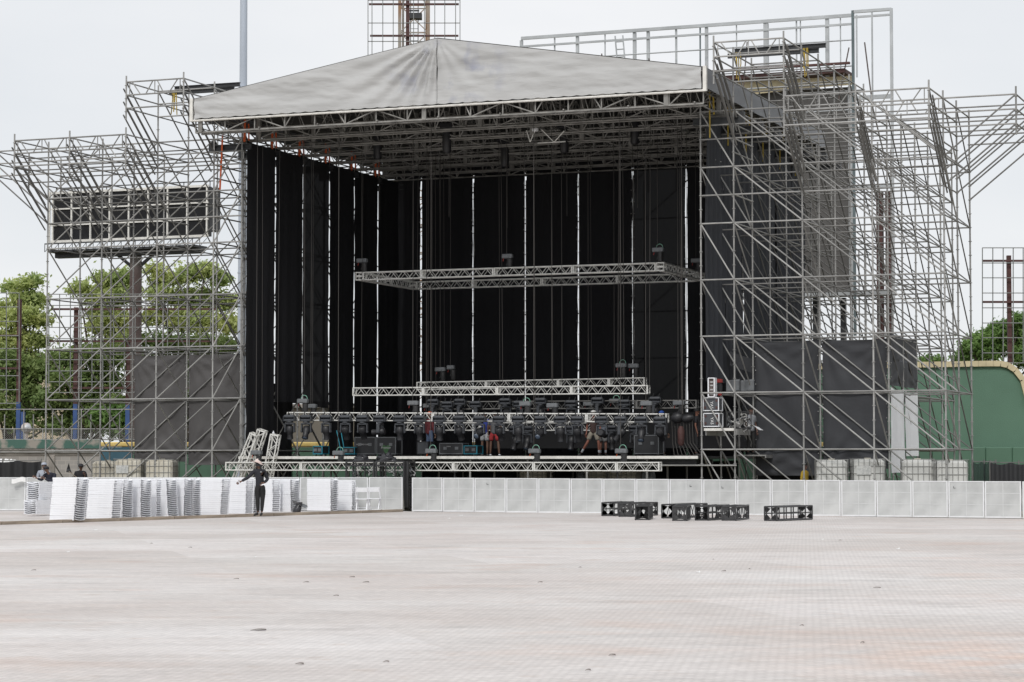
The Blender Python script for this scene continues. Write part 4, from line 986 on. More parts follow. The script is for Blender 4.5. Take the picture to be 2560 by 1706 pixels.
# ================================================================ FOLDED CHAIRS
b = MB(); Lc, Wc, Tc = 1.0, 0.44, 0.056
for y in (-Wc / 2, Wc / 2 - .0): b.bevbox((-.02, y * .96, 0.031), (Lc - .04, 0.035, 0.062), .005)
b.bevbox((-0.05, 0, 0.03), (0.42, Wc - .06, 0.03), .008)
b.bevbox((-Lc / 2 + .03, 0, 0.02), (0.03, Wc - .06, 0.022), .006)
b.bevbox((-Lc / 2 + .25, 0, 0.035), (0.025, Wc - .06, 0.02), .006)
def bow(i, j):
    y = (i - .5) * Wc; s = 1 - (2 * (i - .5)) ** 2
    return (Lc / 2 - 0.16 + 0.17 * j + .035 * s * j, y, 0.046 - 0.036 * s)
b.grid(10, 2, bow)
def bow2(i, j):
    y = (i - .5) * Wc; s = 1 - (2 * (i - .5)) ** 2
    return (Lc / 2 + .01 + .035 * s, y, 0.052 - 0.036 * s - .014 * j)
b.grid(10, 1, bow2)
CHAIR = b.mesh('folded_chair', M['plastic_w'])
def stack(px, py, n, yaw, flip, desc, lean=0.0, z0=0.06, k0=0):
    g0 = gnd(px, py); base = Vector((g0.x, g0.y, z0)); yw = R(yaw)
    ax = Vector((math.cos(yw), math.sin(yw), 0)); ay = Vector((-ax.y, ax.x, 0))
    c = base - ax * 0.5 + ay * 0.22
    rs = random.Random(int(px * 7))
    for k in range(k0, k0 + n):
        o = inst('folded_chair', CHAIR)
        off = ax * (lean * k * .06 + rs.uniform(-.012, .012)) + ay * rs.uniform(-.006, .006)
        o.location = c + off + Vector((0, 0, k * 0.065)); o.rotation_euler = (0, 0, yw + (math.pi if flip else 0) + rs.uniform(-.012, .012))
        tag(o, 'white folded chair, %s from bottom in the %s' % (ORD[k], desc), 'folding chair', 'white folded chairs lying in stacks')
ST = [  # px,py of lower right corner, count, yaw, flip, description, lean
    (186, 1307, 19, -34, 0, 'leftmost large stack', .12), (200, 1300, 18, -24, 1, 'stack tucked behind the leftmost large one', .02),
    (278, 1303, 18, -30, 1, 'third chair stack from the left', .10), (308, 1300, 18, -34, 0, 'fourth chair stack from the left', .0), (353, 1299, 18, -38, 0, 'fifth chair stack from the left', .0),
    (390, 1297, 18, -32, 1, 'sixth chair stack from the left', .0), (422, 1297, 18, -38, 0, 'seventh chair stack from the left', -.10), (461, 1296, 18, -33, 0, 'eighth chair stack from the left', .02),
    (480, 1295.5, 18, -34, 0, 'ninth chair stack from the left', -.02), (550, 1292.5, 18, -30, 1, 'tenth chair stack from the left', .08), (613, 1289.5, 18, -30, 1, 'stack just left of the woman in black', .04),
    (632, 1288.5, 17, -34, 0, 'curved-end stack beside the woman', .02), (681, 1285, 17, -32, 1, 'stack hidden partly behind the woman in black', .0), (729, 1284.5, 17, -38, 0, 'stack just right of the woman in black', -.04),
    (829, 1282, 17, -28, 0, 'stack left in the last pair', -.01), (880, 1280, 16, -12, 1, 'last stack on the right', 0)]
tot = 0
for px, py, n, yaw, fl, ds, ln in ST:
    stack(px, py, n, yaw, fl, ds, ln); tot += n
stack(59, 1291, 7, -112, 0, 'far left stack with curved ends forward', 0)
stack(66, 1290, 9, -112, 0, 'far left stack with curved ends forward', 0, k0=7)

# ================================================================ OPEN CHAIRS
def open_chair(px, py, rz, label):
    root = empty('folding_chair', gnd(px, py), R(rz), label, 'chair', 'white folding chairs standing open'); m = M['plastic_w']
    for s in (-1, 1):
        b = MB(); b.bar((s * .21, -.24, 0), (s * .20, .14, .86), .035, .03, up=(1, 0, 0)); b.build('leg', m, root)
        b = MB(); b.bar((s * .18, .27, 0), (s * .17, -.12, .47), .03, .03, up=(1, 0, 0)); b.build('leg', m, root)
    b = MB(); b.bevbox((0, -.02, .455), (.42, .40, .03), .01); b.build('seat', m, root)
    b = MB(); b.grid(8, 2, lambda i, j: (-.2 + .4 * i, .10 + .05 * (1 - (2 * i - 1) ** 2) + .03 * j, .70 + .15 * j)); b.grid(8, 2, lambda i, j: (-.2 + .4 * i, .085 + .05 * (1 - (2 * i - 1) ** 2) + .03 * j, .70 + .15 * j)); b.build('backrest', m, root)
    b = MB(); b.bar((-.2, -.17, .16), (.2, -.17, .16), .02, .025); b.bar((-.17, .2, .08), (.17, .2, .08), .02, .025); b.bar((-.2, .12, .84), (.2, .12, .84), .03, .03); b.build('crossbar', m, root)
open_chair(905, 1281, 176, 'open white folding chair, middle one of the three right of the last stack')
open_chair(936, 1280, 172, 'open white folding chair, rightmost of the row before the gap')
open_chair(880, 1279, 178, 'open white folding chair half hidden behind the last chair stack')
open_chair(735, 1279, 175, 'open white folding chair behind the grey bag, left one')
open_chair(752, 1277, 175, 'open white folding chair behind the grey bag, right one')
p = gnd(740, 1285)
b = MB()
def fn(i, j):
    th = i * 2 * math.pi; z = j; r = 0.13 * (1 + .15 * math.sin(j * 5)) * (1 - .25 * j); q = Vector((math.cos(th), math.sin(th), z)); r *= 1 + .3 * noise.noise(q * 2.5)
    return (r * math.cos(th) + .12 * j, r * math.sin(th), .36 * j)
b.grid(20, 10, fn); root = b.build('rubbish_bag', M['plastbag'], None, (p.x, p.y, .03)); tag(root, 'black bag with a grey flap right of the woman in black', 'bag')
b = MB(); b.grid(8, 5, lambda i, j: (-.12 + .5 * i, -.17 + .3 * j, .38 - .18 * i + .06 * math.sin(i * 6 + j * 4))); b.build('flap', M['hoist'], root)

# ================================================================ BLACK TRUSS PIECES ON THE FLOOR
def box_truss_mesh(L, style):
    b = MB(); s = 0.40
    for y in (0, s):
        for z in (0, s): b.tube((0, y, z + .02), (L, y, z + .02), 0.026, 8)
    o = .02
    for x in (0.0, L):
        # square end plate with a diamond opening
        a, t = s, .03; cs = [(0, 0), (a, 0), (a, a), (0, a)]; md = [(a / 2, .05), (a - .05, a / 2), (a / 2, a - .05), (.05, a / 2)]
        for k in range(4):
            c = cs[k]; m1 = md[k]; m0 = md[k - 1]
            b.add([(x - .008, c[0], c[1] + o), (x - .008, m0[0], m0[1] + o), (x - .008, m1[0], m1[1] + o)], [(0, 1, 2), (2, 1, 0)])
            b.add([(x + .008, c[0], c[1] + o), (x + .008, m0[0], m0[1] + o), (x + .008, m1[0], m1[1] + o)], [(0, 1, 2), (2, 1, 0)])
        for p, q in (((0, 0), (a, 0)), ((a, 0), (a, a)), ((a, a), (0, a)), ((0, a), (0, 0))): b.bar((x, p[0], p[1] + o), (x, q[0], q[1] + o), .035, .05, up=(1, 0, 0))
    if style == 0:
        for y in (0, s):
            b.bar((0, y, s / 2 + o), (L, y, s / 2 + o), .025, .035)
            for k in range(1, 5): b.bar((L * k / 5, y, o), (L * k / 5, y, s + o), .035, .025, up=(0, 1, 0))
            for x, dx in ((0, .2), (L, -.2)):
                for z, dz in ((0, .2), (s, -.2)): b.add([(x, y, z + o), (x + dx, y, z + o), (x, y, z + dz + o)], [(0, 1, 2), (2, 1, 0)])
        for k in range(1, 5): b.bar((L * k / 5, 0, s + o), (L * k / 5, s, s + o), .03, .02)
    else:
        n = 8
        for y in (0, s):
            for k in range(n): b.tube((L * k / n, y, o if k % 2 else s + o), (L * (k + .8) / n, y, s + o if k % 2 else o), .013, 5)
        for k in range(n): b.tube((L * k / n, 0 if k % 2 else s, s + o), (L * (k + 1) / n, s if k % 2 else 0, s + o), .013, 5)
    return b.mesh('truss_piece', M['blackmetal'])
BT0 = box_truss_mesh(2.4, 0); BT1 = box_truss_mesh(2.4, 1)
# (native px of the near lower left corner of the end plate, yaw of the long axis, style)
BL = [(1535, 1291, 72, 0, 'leftmost black truss piece on the floor, back row'), (1577, 1293, 66, 0, 'second black truss piece from the left'), (1622, 1301, 84, 1, 'black truss piece turned end-on, front left'),
      (1684, 1297, 60, 1, 'black truss piece in the middle, set back behind the others'), (1716, 1303, 83, 1, 'black truss piece turned end-on at the centre front'),
      (1771, 1302, 70, 0, 'black truss piece with open ladder sides right of the centre'), (1839, 1302, 75, 1, 'black truss piece with close diagonal bars, last of the group'), (1942, 1302, 57, 0, 'lone black truss piece lying apart to the right')]
for px, py, yaw, st, l in BL:
    p = gnd(px, py); yw = R(yaw)
    # long axis goes right and away; the end plate faces left-front
    o = inst('truss_piece', BT1 if st else BT0, None, (p.x, p.y, gz(p.x, p.y)), (0, 0, yw)); 
    ex = Vector((math.sin(yw), -math.cos(yw), 0)) * 0.40
    o.location = Vector((p.x, p.y, gz(p.x, p.y) + .004)) 
    tag(o, l, 'truss piece', 'black truss pieces on the floor')

# ================================================================ IBC TANKS
def ibc_meshes():
    b = MB(); b.bevbox((0, 0, .5), (1.06, 1.0, .96), .09); tank = b
    b = MB(); w, d, h = .56, .52, 1.0
    for z in (0.02, .25, .5, .75, 1.0):
        for p, q in (((-w, -d), (w, -d)), ((w, -d), (w, d)), ((w, d), (-w, d)), ((-w, d), (-w, -d))): b.tube((*p, z), (*q, z), .011, 5)
    for k in range(7):
        x = -w + 2 * w * k / 6
        for y in (-d, d): b.tube((x, y, 0), (x, y, 1.0), .011, 5)
        y = -d + 2 * d * k / 6
        for x in (-w, w): b.tube((x, y, 0), (x, y, 1.0), .011, 5)
    cage = b.mesh('cage', M['cage'])
    b = MB(); b.tube((0, 0, .98), (0, 0, 1.03), .12, 12); cap = b.mesh('cap', M['tank'])
    b = MB()
    for z in (-.02, -.13): b.b2((-.57, -.53, z - .02), (.57, .53, z))
    for x in (-.5, 0, .5): b.b2((x - .05, -.53, -.13), (x + .05, .53, -.04))
    pal = b.mesh('pallet', M['wood'])
    return {k: tank.mesh('tank', M[k]) for k in ('tank', 'tankw')}, cage, cap, pal
TK, CG, CP_, PAL = ibc_meshes()
def ibc(x0, x1, ytop, v, ry, m, label, plate=False, grp='caged liquid tanks', rel=None):
    u0, z = atv(x0, ytop, v); u1, _ = atv(x1, ytop, v); h = 1.02; zb = z - h; sc = 1.0
    root = empty('liquid_tank', S((u0 + u1) / 2, v, zb), -A_ + R(ry), label, 'liquid tank', grp)
    inst('tank', TK[m], root); inst('cage', CG, root); inst('cap', CP_, root)
    z = 0
    while zb + z > 0.12: inst('pallet', PAL, root, (0, 0, z)); z -= 0.155
    if plate:
        b = MB(); b.b2((-.45, -.545, .45), (.05, -.54, .75)); b.build('label_plate', M['label'], root)
tanks = [(2035, 2122, 1148, .9, 16, 'tankw', 'leftmost caged white tank at the foot of the right tower'), (2126, 2212, 1146, 1.0, 20, 'tankw', 'caged white tank with a large label plate at the foot of the right tower'),
         (2256, 2331, 1147, 1.2, 14, 'tankw', 'caged white tank just right of the hanging white sheets'), (2333, 2413, 1149, 1.0, 24, 'tankw', 'rightmost caged white tank at the corner of the right tower'),
         (240, 300, 1151, 1.2, 20, 'tank', 'leftmost caged cream tank at the foot of the left tower, half hidden'), (296, 360, 1147, 0.5, 14, 'tank', 'middle caged cream tank with a label plate at the left tower'),
         (363, 448, 1148, 0.5, 16, 'tank', 'rightmost caged cream tank under the grey tarp of the left tower')]
for k, (a, b_, y, v, ry, m, l) in enumerate(tanks): ibc(a, b_, y, v, ry, m, l, k in (1, 5))
for k, (a, b_) in enumerate(((1307, 1375), (1462, 1512), (1541, 1582))):
    ibc(a, b_, 1170, 3.4, 5, 'tank', 'caged cream tank under the stage deck, %s from the left of three' % ORD[k], grp='caged tanks under the stage deck')
bag(S(atv(1453, 1180, 2.4)[0], 2.4, 1.0), .16, .16, .42, M['hoist'], 'grey hood-like bundle beside the tanks under the deck', 'bundle', 5)
bag(S(atv(1615, 1180, 1.6)[0], 1.6, 1.0), .16, .14, .46, M['hoist'], 'pale furry microphone-like bundle under the right end of the low truss, left one', 'bundle', 15)
bag(S(atv(1626, 1178, 1.6)[0], 1.7, 1.0), .15, .14, .5, M['hoist'], 'pale furry microphone-like bundle under the right end of the low truss, right one', 'bundle', 25)
for px, l in ((1453, 'black plinth under the grey bundle beneath the deck'), (1621, 'black plinth under the pair of furry bundles')):
    v = 2.4 if px == 1453 else 1.65
    b = MB(); b.bevbox((0, 0, .5), (.5, .4, 1.0), .03); b.b2((-.27, -.22, 0), (.27, .22, .05)); tag(b.build('plinth', M['black'], None, S(atv(px, 1180, v)[0], v, 0), (0, 0, -A_)), l, 'plinth')

# ================================================================ PEOPLE
def skin(name, chains, m, parent=None, sub=1, smooth=True):
    """chains: list of lists of (x,y,z,r); shared points joined by equality"""
    vs, es, rs, idx = [], [], [], {}
    for ch in chains:
        prev = None
        for p in ch:
            k = tuple(round(c, 4) for c in p[:3])
            if k not in idx: idx[k] = len(vs); vs.append(p[:3]); rs.append(p[3] if not isinstance(p[3], tuple) else p[3])
            i = idx[k]
            if prev is not None and prev != i: es.append((prev, i))
            prev = i
    me = bpy.data.meshes.new(name); me.from_pydata(vs, es, []); o = bpy.data.objects.new(name, me); COL.objects.link(o)
    md = o.modifiers.new('skin', 'SKIN'); md.use_smooth_shade = True
    for i, r in enumerate(rs):
        sv = me.skin_vertices[0].data[i]; sv.radius = r if isinstance(r, tuple) else (r, r); sv.use_root = (i == 0)
    sb = o.modifiers.new('sub', 'SUBSURF'); sb.levels = sub; sb.render_levels = sub
    dg = bpy.context.evaluated_depsgraph_get(); new = bpy.data.meshes.new_from_object(o.evaluated_get(dg))
    bpy.data.objects.remove(o); new.name = name; new.materials.clear(); new.materials.append(m)
    for p in new.polygons: p.use_smooth = True
    return inst(name, new, parent)
def lerp(a, b, t): return tuple(a[i] + (b[i] - a[i]) * t for i in range(3))
def person(loc, rz, label, J, skin_c, top_c, leg_c, hair_c, shoe_c, shorts=False, sleeves=1.0, hat=None, scale=1.0, female=False, socks=None, group=None):
    """J: joints in local metres, x right, y away (the person faces -y), z up"""
    root = empty('person', loc, rz, label, 'person', group); root.scale = (scale,) * 3
    ms = mat('skin', skin_c, 0.55); mt = mat('shirt', top_c, 0.85, 0, 0.2, 6, bump=.004, bscale=12); ml = mat('trousers', leg_c, 0.85, 0, 0.2, 6, bump=.004, bscale=12)
    mh = mat('hair', hair_c, 0.8); mshoe = mat('shoe', shoe_c, 0.6)
    hip, chest, neck, head = J['hip'], J['chest'], J['neck'], J['head']
    waist = lerp(hip, chest, .45)
    hw = .082 if female else .085; sw = .165 if female else .185
    fx = J.get('face', (0, -1, 0)); f = Vector(fx).normalized()
    ch = [[(*hip, .055), (*waist, .05), (*chest, .055), (*neck, .05), (*lerp(neck, head, .45), .05), (*head, .088), (head[0], head[1], head[2] + .07, .07)]]
    hands = []
    for s, k in ((-1, 'l'), (1, 'r')):
        sh = J.get('sh_' + k, (chest[0] + s * sw, chest[1], chest[2] + .07)); el, wr = J['el_' + k], J['wr_' + k]
        ch.append([(*chest, .055), (*sh, .036), (*lerp(sh, el, .5), .03 if sleeves >= 1 else .047), (*el, .026 if sleeves >= 1 else .038), (*lerp(el, wr, .5), .024 if sleeves >= 1 else .035), (*wr, .024)])
        d = (Vector(wr) - Vector(el)).normalized(); hnd = Vector(wr) + d * .07
        ch.append([(*wr, .024), (hnd.x, hnd.y, hnd.z, .033)])
        side = d.cross(Vector((0, 1, 0.2)))
        if side.length < .1: side = Vector((1, 0, 0))
        side.normalize(); bend = side.cross(d).normalized() * (1 if k == 'l' else 1)
        for fi in range(4):
            o = side * (fi - 1.5) * .02; ln = (.062, .074, .07, .055)[fi]
            p1 = hnd + o + d * .02; p2 = p1 + d * ln * .55 + bend * .012; p3 = p2 + d * ln * .4 + bend * .028; hands.append([p1, p2, p3])
        t1 = Vector(wr) + d * .02 - side * .02; hands.append([t1, t1 - side * .03 + d * .03, t1 - side * .035 + d * .065 + bend * .01])
        hp = (hip[0] + s * hw, hip[1], hip[2] - .05); kn, an = J['kn_' + k], J['an_' + k]
        th = .088 if female else .078
        ch.append([(*hip, .055), (*hp, th * .6), (*lerp(hp, kn, .5), th * .65), (*kn, .056), (*lerp(kn, an, .35), .056), (*lerp(kn, an, .8), .038), (*an, .036)])
    body = skin('body', ch, ms, root)
    # face, ears and fingers join the body mesh
    extra = MB(); H_ = Vector(head); rt = f.cross(Vector((0, 0, 1))).normalized()
    extra.lathe(H_ + f * .07 + Vector((0, 0, -.01)), [(.018, 0), (.014, .02), (.006, .034)], 6, f)
    for s in (-1, 1): extra.lathe(H_ + rt * s * .075 - f * .005, [(.02, 0), (.024, .01), (.014, .018)], 6, rt * s)
    extra.lathe(H_ + f * .05 + Vector((0, 0, -.075)), [(.03, 0), (.028, .02), (.012, .032)], 6, f)
    for hch in hands:
        for a, b_ in zip(hch, hch[1:]): extra.tube(a, b_, .0095, 6, .0085)
        extra.lathe(hch[-1], [(.0085, 0), (.004, .006)], 6, (hch[-1] - hch[-2]))
    em = extra.mesh('x', ms); import bmesh
    bm = bmesh.new(); bm.from_mesh(body.data); bm.from_mesh(em); bm.to_mesh(body.data); bm.free(); bpy.data.meshes.remove(em)
    for s in (-1, 1):
        e = MB(); e.lathe(H_ + f * .078 + rt * s * .03 + Vector((0, 0, .012)), [(.009, 0), (.007, .006)], 8, f); e.build('eye', M['black'], root)
    e = MB(); e.box(H_ + f * .084 + Vector((0, 0, -.05)), (.035, .012, .008), Matrix((rt, f, Vector((0, 0, 1)))).transposed()); e.build('mouth', M['rust'], root)
    # clothes
    tc = [[(hip[0], hip[1], hip[2] - .13, .14), (hip[0], hip[1], hip[2] - .03, .15), (*waist, .128), (*chest, .132), (neck[0], neck[1], neck[2] - .01, .062)]]
    for s, k in ((-1, 'l'), (1, 'r')):
        sh = J.get('sh_' + k, (chest[0] + s * sw, chest[1], chest[2] + .07)); el, wr = J['el_' + k], J['wr_' + k]
        c = [(*chest, .132), (*sh, .068), (*lerp(sh, el, .5), .06)]
        if sleeves >= 1: c += [(*el, .054), (*lerp(el, wr, .5), .05), (*lerp(el, wr, .97), .04)]
        else: c += [(*lerp(sh, el, .75), .062)]
        tc.append(c)
        if female: tc.append([(*chest, .132), (chest[0] + s * .07, chest[1] - .075, chest[2] - .03, .062)])
    skin('shirt', tc, mt, root)
    lc = [[(hip[0], hip[1], hip[2] + .10, .115), (hip[0], hip[1], hip[2] - .01, .135)]]
    for s, k in ((-1, 'l'), (1, 'r')):
        hp = (hip[0] + s * hw, hip[1], hip[2] - .05); kn, an = J['kn_' + k], J['an_' + k]; th = .088 if female else .078
        if shorts: lc.append([(hip[0], hip[1], hip[2] - .01, .135), (*hp, th + .03), (*lerp(hp, kn, .5), th * 1.35), (*lerp(hp, kn, .82), .11)])
        else: lc.append([(hip[0], hip[1], hip[2] - .01, .14), (*hp, th + (.035 if female else .022)), (*lerp(hp, kn, .5), th * (1.2 if female else 1.08)), (*kn, .072), (*lerp(kn, an, .35), .066), (*lerp(kn, an, .93), .046)])
    skin('shorts' if shorts else 'trousers', lc, ml, root)
    for s, k in ((-1, 'l'), (1, 'r')):
        an = Vector(J['an_' + k]); ft = J.get('ft_' + k); ft = Vector(ft) if ft else an + Vector((0, -.17, 0)); dz = an.z - .07
        skin('shoe', [[(an.x, an.y + .03, an.z - .03, .042), (*((an + (ft - an) * .5).xy), an.z - .045, .042), (ft.x, ft.y, ft.z - .055, .032)]], mshoe, root)
        if socks:
            kn = J['kn_' + k]; skin('sock', [[(*lerp(kn, an, .55), .052), (*lerp(kn, an, .98), .044)]], mat('sock', socks, .9), root)
    # hair cap
    e = MB()
    def hf(i, j):
        th = i * 2 * math.pi; ph = -0.15 + (math.pi / 2 + .15) * j; r = .100; back = -f
        p = Vector((math.cos(th) * math.cos(ph), math.sin(th) * math.cos(ph), math.sin(ph)))
        lift = max(0, p.dot(f)) * .5
        q = H_ + Vector((0, 0, .022)) + p * r; q.z += lift * .06 if j < .5 else 0; return q - f * .008
    e.grid(16, 7, hf); e.build('hair', mh, root)
    if hat: hat(root, H_, f, rt)
    return root
STAND = dict(hip=(0, 0, .95), chest=(0, 0, 1.30), neck=(0, 0, 1.46), head=(0, -.01, 1.60), kn_l=(-.11, -.01, .50), an_l=(-.12, .02, .09), kn_r=(.11, -.01, .50), an_r=(.12, .02, .09),
             el_l=(-.25, .02, 1.10), wr_l=(-.26, -.05, .86), el_r=(.25, .02, 1.10), wr_r=(.26, -.05, .86))
def J_(**k): d = dict(STAND); d.update(k); return d
def cap(mcol, brim=True, name='cap'):
    def fh(root, H_, f, rt):
        m = mat(name, mcol, .7); e = MB()
        def hf(i, j):
            th = i * 2 * math.pi; ph = (math.pi / 2) * j; return H_ + Vector((math.cos(th) * math.cos(ph) * .108, math.sin(th) * math.cos(ph) * .108, .045 + math.sin(ph) * .085))
        e.grid(16, 6, hf)
        if brim:
            e.grid(8, 3, lambda i, j: H_ + (f * math.cos((i - .5) * 2.2) + rt * math.sin((i - .5) * 2.2)) * (.10 + .075 * j) + Vector((0, 0, .048 - .02 * j)))
        e.build(name, m, root)
    return fh
# the woman in black by the chair stacks: right arm (screen left) reaching out over the chairs, looking away to the left
def sunhat(root, H_, f, rt):
    m = mat('sun_hat', (0.62, 0.48, 0.44), .7, 0, col2=(0.75, 0.66, 0.62), scale=14); e = MB(); up = Vector((-.12, 0, 1)).normalized()
    def hf(i, j):
        th = i * 2 * math.pi; ph = (math.pi / 2) * j; return H_ + Vector((math.cos(th) * math.cos(ph) * .112, math.sin(th) * math.cos(ph) * .112, .045 + math.sin(ph) * .10 - .03 * math.cos(th)))
    e.grid(18, 6, hf)
    def br(i, j):
        th = i * 2 * math.pi; d = Vector((math.cos(th), math.sin(th), 0)); k = max(0, d.dot(f)); r = .108 + (.05 + .08 * k) * j
        return H_ + d * r + Vector((0, 0, .045 - .035 * j + .07 * k * j - .03 * math.cos(th)))
    e.grid(24, 3, br); o = e.build('sun_hat', m, root)
    sol = o.modifiers.new('t', 'SOLIDIFY'); sol.thickness = .006
g0 = gnd(648, 1293)
woman = person((g0.x, g0.y, 0.03), 0, 'woman in black long-sleeved top and leggings with a sun hat, reaching over the chair stacks',
    J_(hip=(.02, 0, .98), chest=(.0, 0, 1.28), neck=(-.01, 0, 1.43), head=(-.035, -.01, 1.56), face=(-.8, -.5, .12), sh_l=(-.15, 0, 1.36), sh_r=(.15, 0, 1.35),
       el_l=(-.33, -.06, 1.17), wr_l=(-.53, -.13, 1.05), el_r=(.25, .03, 1.11), wr_r=(.15, -.18, 1.00), kn_l=(-.05, -.01, .52), an_l=(-.04, .03, .10), ft_l=(-.15, -.13, .075), kn_r=(.10, .0, .52), an_r=(.07, .05, .10), ft_r=(.05, -.12, .075)),
    (0.16, 0.085, 0.06), (0.022, 0.023, 0.030), (0.018, 0.018, 0.019), (0.01, 0.008, 0.008), (0.018, 0.014, 0.013), hat=sunhat, female=True, scale=1.05)
# long hair, chest badge and the phone in her hand
b = MB()
def hf(i, j):
    th = (i - .5) * 3.4 + 0.7; r = .11 - .02 * j; return (-.02 + r * math.cos(th) * .9, .02 + r * math.sin(th), 1.60 - .24 * j)
b.grid(12, 6, hf); b.build('long_hair', M['black'], woman)
b = MB(); b.lathe((-.035, -.04, 1.5), [(.075, 0), (.085, .05), (.07, .09)], 10); b.build('face_mask', M['black'], woman)
b = MB(); b.box((.06, -.142, 1.33), (.05, .004, .02)); b.build('badge', M['mark_w'], woman)
b = MB(); b.bevbox((0, 0, 0), (.15, .075, .012), .004)
tag(b.build('phone', M['plastic_w'], None, (g0.x + .14, g0.y - .27, 1.03), (R(25), R(-8), R(20))), 'pale phone held in the hand of the woman in black', 'phone')
# two at the left leaning on / behind the barrier, and a third further right
g1 = at(118, 1285, 83.2)
person((g1.x, 83.4, 0.0), 0, 'person in a black cap and dark printed jacket leaning over the chairs at far left',
    J_(hip=(.12, .1, .92), chest=(.05, -.02, 1.22), neck=(.0, -.1, 1.36), head=(-.06, -.16, 1.47), face=(-.8, -.5, -.2), el_l=(-.20, -.22, 1.10), wr_l=(-.36, -.28, 1.17), el_r=(.16, -.24, 1.06), wr_r=(-.08, -.3, 1.15)),
    (0.20, 0.11, 0.08), (0.018, 0.02, 0.035), (0.02, 0.02, 0.03), (0.01, 0.01, 0.01), (0.02, 0.02, 0.02), hat=cap((0.015, 0.015, 0.02)))
g1 = at(109, 1285, 87.2)
person((g1.x, 87.2, 0.0), R(20), 'person in a pale grey hoodie with the hood up standing behind the leaning person',
    J_(head=(0, -.01, 1.60)), (0.2, 0.12, 0.09), (0.42, 0.45, 0.52), (0.1, 0.1, 0.12), (0.36, 0.39, 0.45), (0.1, 0.1, 0.1), hat=cap((0.40, 0.43, 0.50), False, 'hood'))
g1 = at(200, 1285, 90.5)
person((g1.x, 90.5, 0.0), 0, 'person in a black t-shirt and dark cap sweeping behind the barrier under the left tower',
    J_(chest=(0, 0, 1.26), neck=(.02, 0, 1.42), head=(.02, -.02, 1.55), face=(.7, -.7, 0), el_r=(.26, -.1, 1.06), wr_r=(.22, -.28, 1.22), el_l=(-.2, -.1, 1.05), wr_l=(-.1, -.3, 1.0)),
    (0.13, 0.07, 0.05), (0.015, 0.015, 0.018), (0.03, 0.03, 0.05), (0.01, 0.01, 0.01), (0.02, 0.02, 0.02), sleeves=.5, hat=cap((0.02, 0.02, 0.025)))
p = at(172, 1172, 90.2); b = MB(); b.tube((0, 0, -.1), (.45, 0, -.45), .015); root = b.build('net_flag', M['wood'], None, p)
b = MB(); b.add([(-.1, 0, -.13), (.12, 0, -.16), (.0, .01, .22), (.06, 0, -.02), (-.08, .02, 0)], [(0, 1, 3, 4), (4, 3, 2), (4, 3, 1, 0), (2, 3, 4)]); b.build('cloth', M['black'], root); tag(root, 'small dark pennant on a stick beside the sweeping person', 'pennant')
# workers on stage (feet on the deck, mostly behind the lights)
def onstage(px, v, rz, label, J, **kw):
    u, _ = atv(px, 1130, v); return person(S(u, v, 1.955), -A_ + R(rz), label, J, **kw)
dk = (0.14, 0.075, 0.05)
onstage(1074, 3.3, 150, 'stage worker in a maroon top and blue jeans with an orange helmet behind the lights', J_(), skin_c=dk, top_c=(0.12, .02, .025), leg_c=(0.09, .13, .22), hair_c=(.6, .15, .05), shoe_c=(.05, .05, .05), hat=cap((.65, .12, .05), True, 'helmet'))
onstage(1212, 3.9, 175, 'stage worker in a blue top and pale grey shorts', J_(el_r=(.3, -.1, 1.2), wr_r=(.25, -.2, 1.4)), skin_c=dk, top_c=(0.03, .05, .28), leg_c=(0.42, .43, .44), hair_c=(.01, .01, .01), shoe_c=(.1, .1, .1), shorts=True, sleeves=.5)
onstage(1236, 3.1, 185, 'stage worker in a grey shirt and bright red shorts with white trainers', J_(kn_l=(-.15, -.02, .5), an_l=(-.2, .03, .09), kn_r=(.15, -.03, .5), an_r=(.16, .0, .09)), skin_c=dk, top_c=(0.12, .12, .125), leg_c=(0.42, .04, .045), hair_c=(.01, .01, .01), shoe_c=(.75, .76, .8), shorts=True, sleeves=.5)
onstage(1484, 3.3, 10, 'stage worker in beige shorts with a white cap striding across the deck', J_(kn_l=(-.22, -.05, .52), an_l=(-.48, .05, .12), ft_l=(-.6, .0, .06), kn_r=(.2, -.03, .50), an_r=(.2, .08, .09)), skin_c=(.25, .1, .07), top_c=(0.06, .035, .03), leg_c=(0.30, .27, .22), hair_c=(.02, .02, .02), shoe_c=(.03, .03, .03), shorts=True, sleeves=.5, hat=cap((.55, .55, .53), False), socks=(.4, .42, .45))
onstage(1508, 4.6, 170, 'stage worker in a grey-blue shirt bending down beside the striding worker', J_(hip=(0, .1, .85), chest=(.1, -.15, 1.05), neck=(.18, -.25, 1.12), head=(.25, -.33, 1.18), el_l=(0, -.3, .8), wr_l=(.1, -.4, .6), el_r=(.25, -.3, .8), wr_r=(.3, -.4, .6)), skin_c=(.22, .1, .07), top_c=(0.16, .18, .22), leg_c=(0.3, .3, .3), hair_c=(.01, .01, .01), shoe_c=(.03, .03, .03), shorts=True, sleeves=.5, socks=(.35, .37, .4))
onstage(1654, 5.2, 170, 'stage worker with a blue cap mostly hidden by the right end of the lighting truss', J_(), skin_c=dk, top_c=(0.03, .03, .035), leg_c=(0.03, .03, .035), hair_c=(.01, .01, .01), shoe_c=(.03, .03, .03), hat=cap((.03, .10, .42), True))
onstage(1742, 1.6, 100, 'stage worker whose bare arm shows at the right edge of the stage', J_(el_r=(.3, -.1, 1.15), wr_r=(.35, -.12, .95)), skin_c=(.2, .09, .06), top_c=(0.02, .02, .024), leg_c=(0.02, .02, .022), hair_c=(.01, .01, .01), shoe_c=(.03, .03, .03), sleeves=.5)
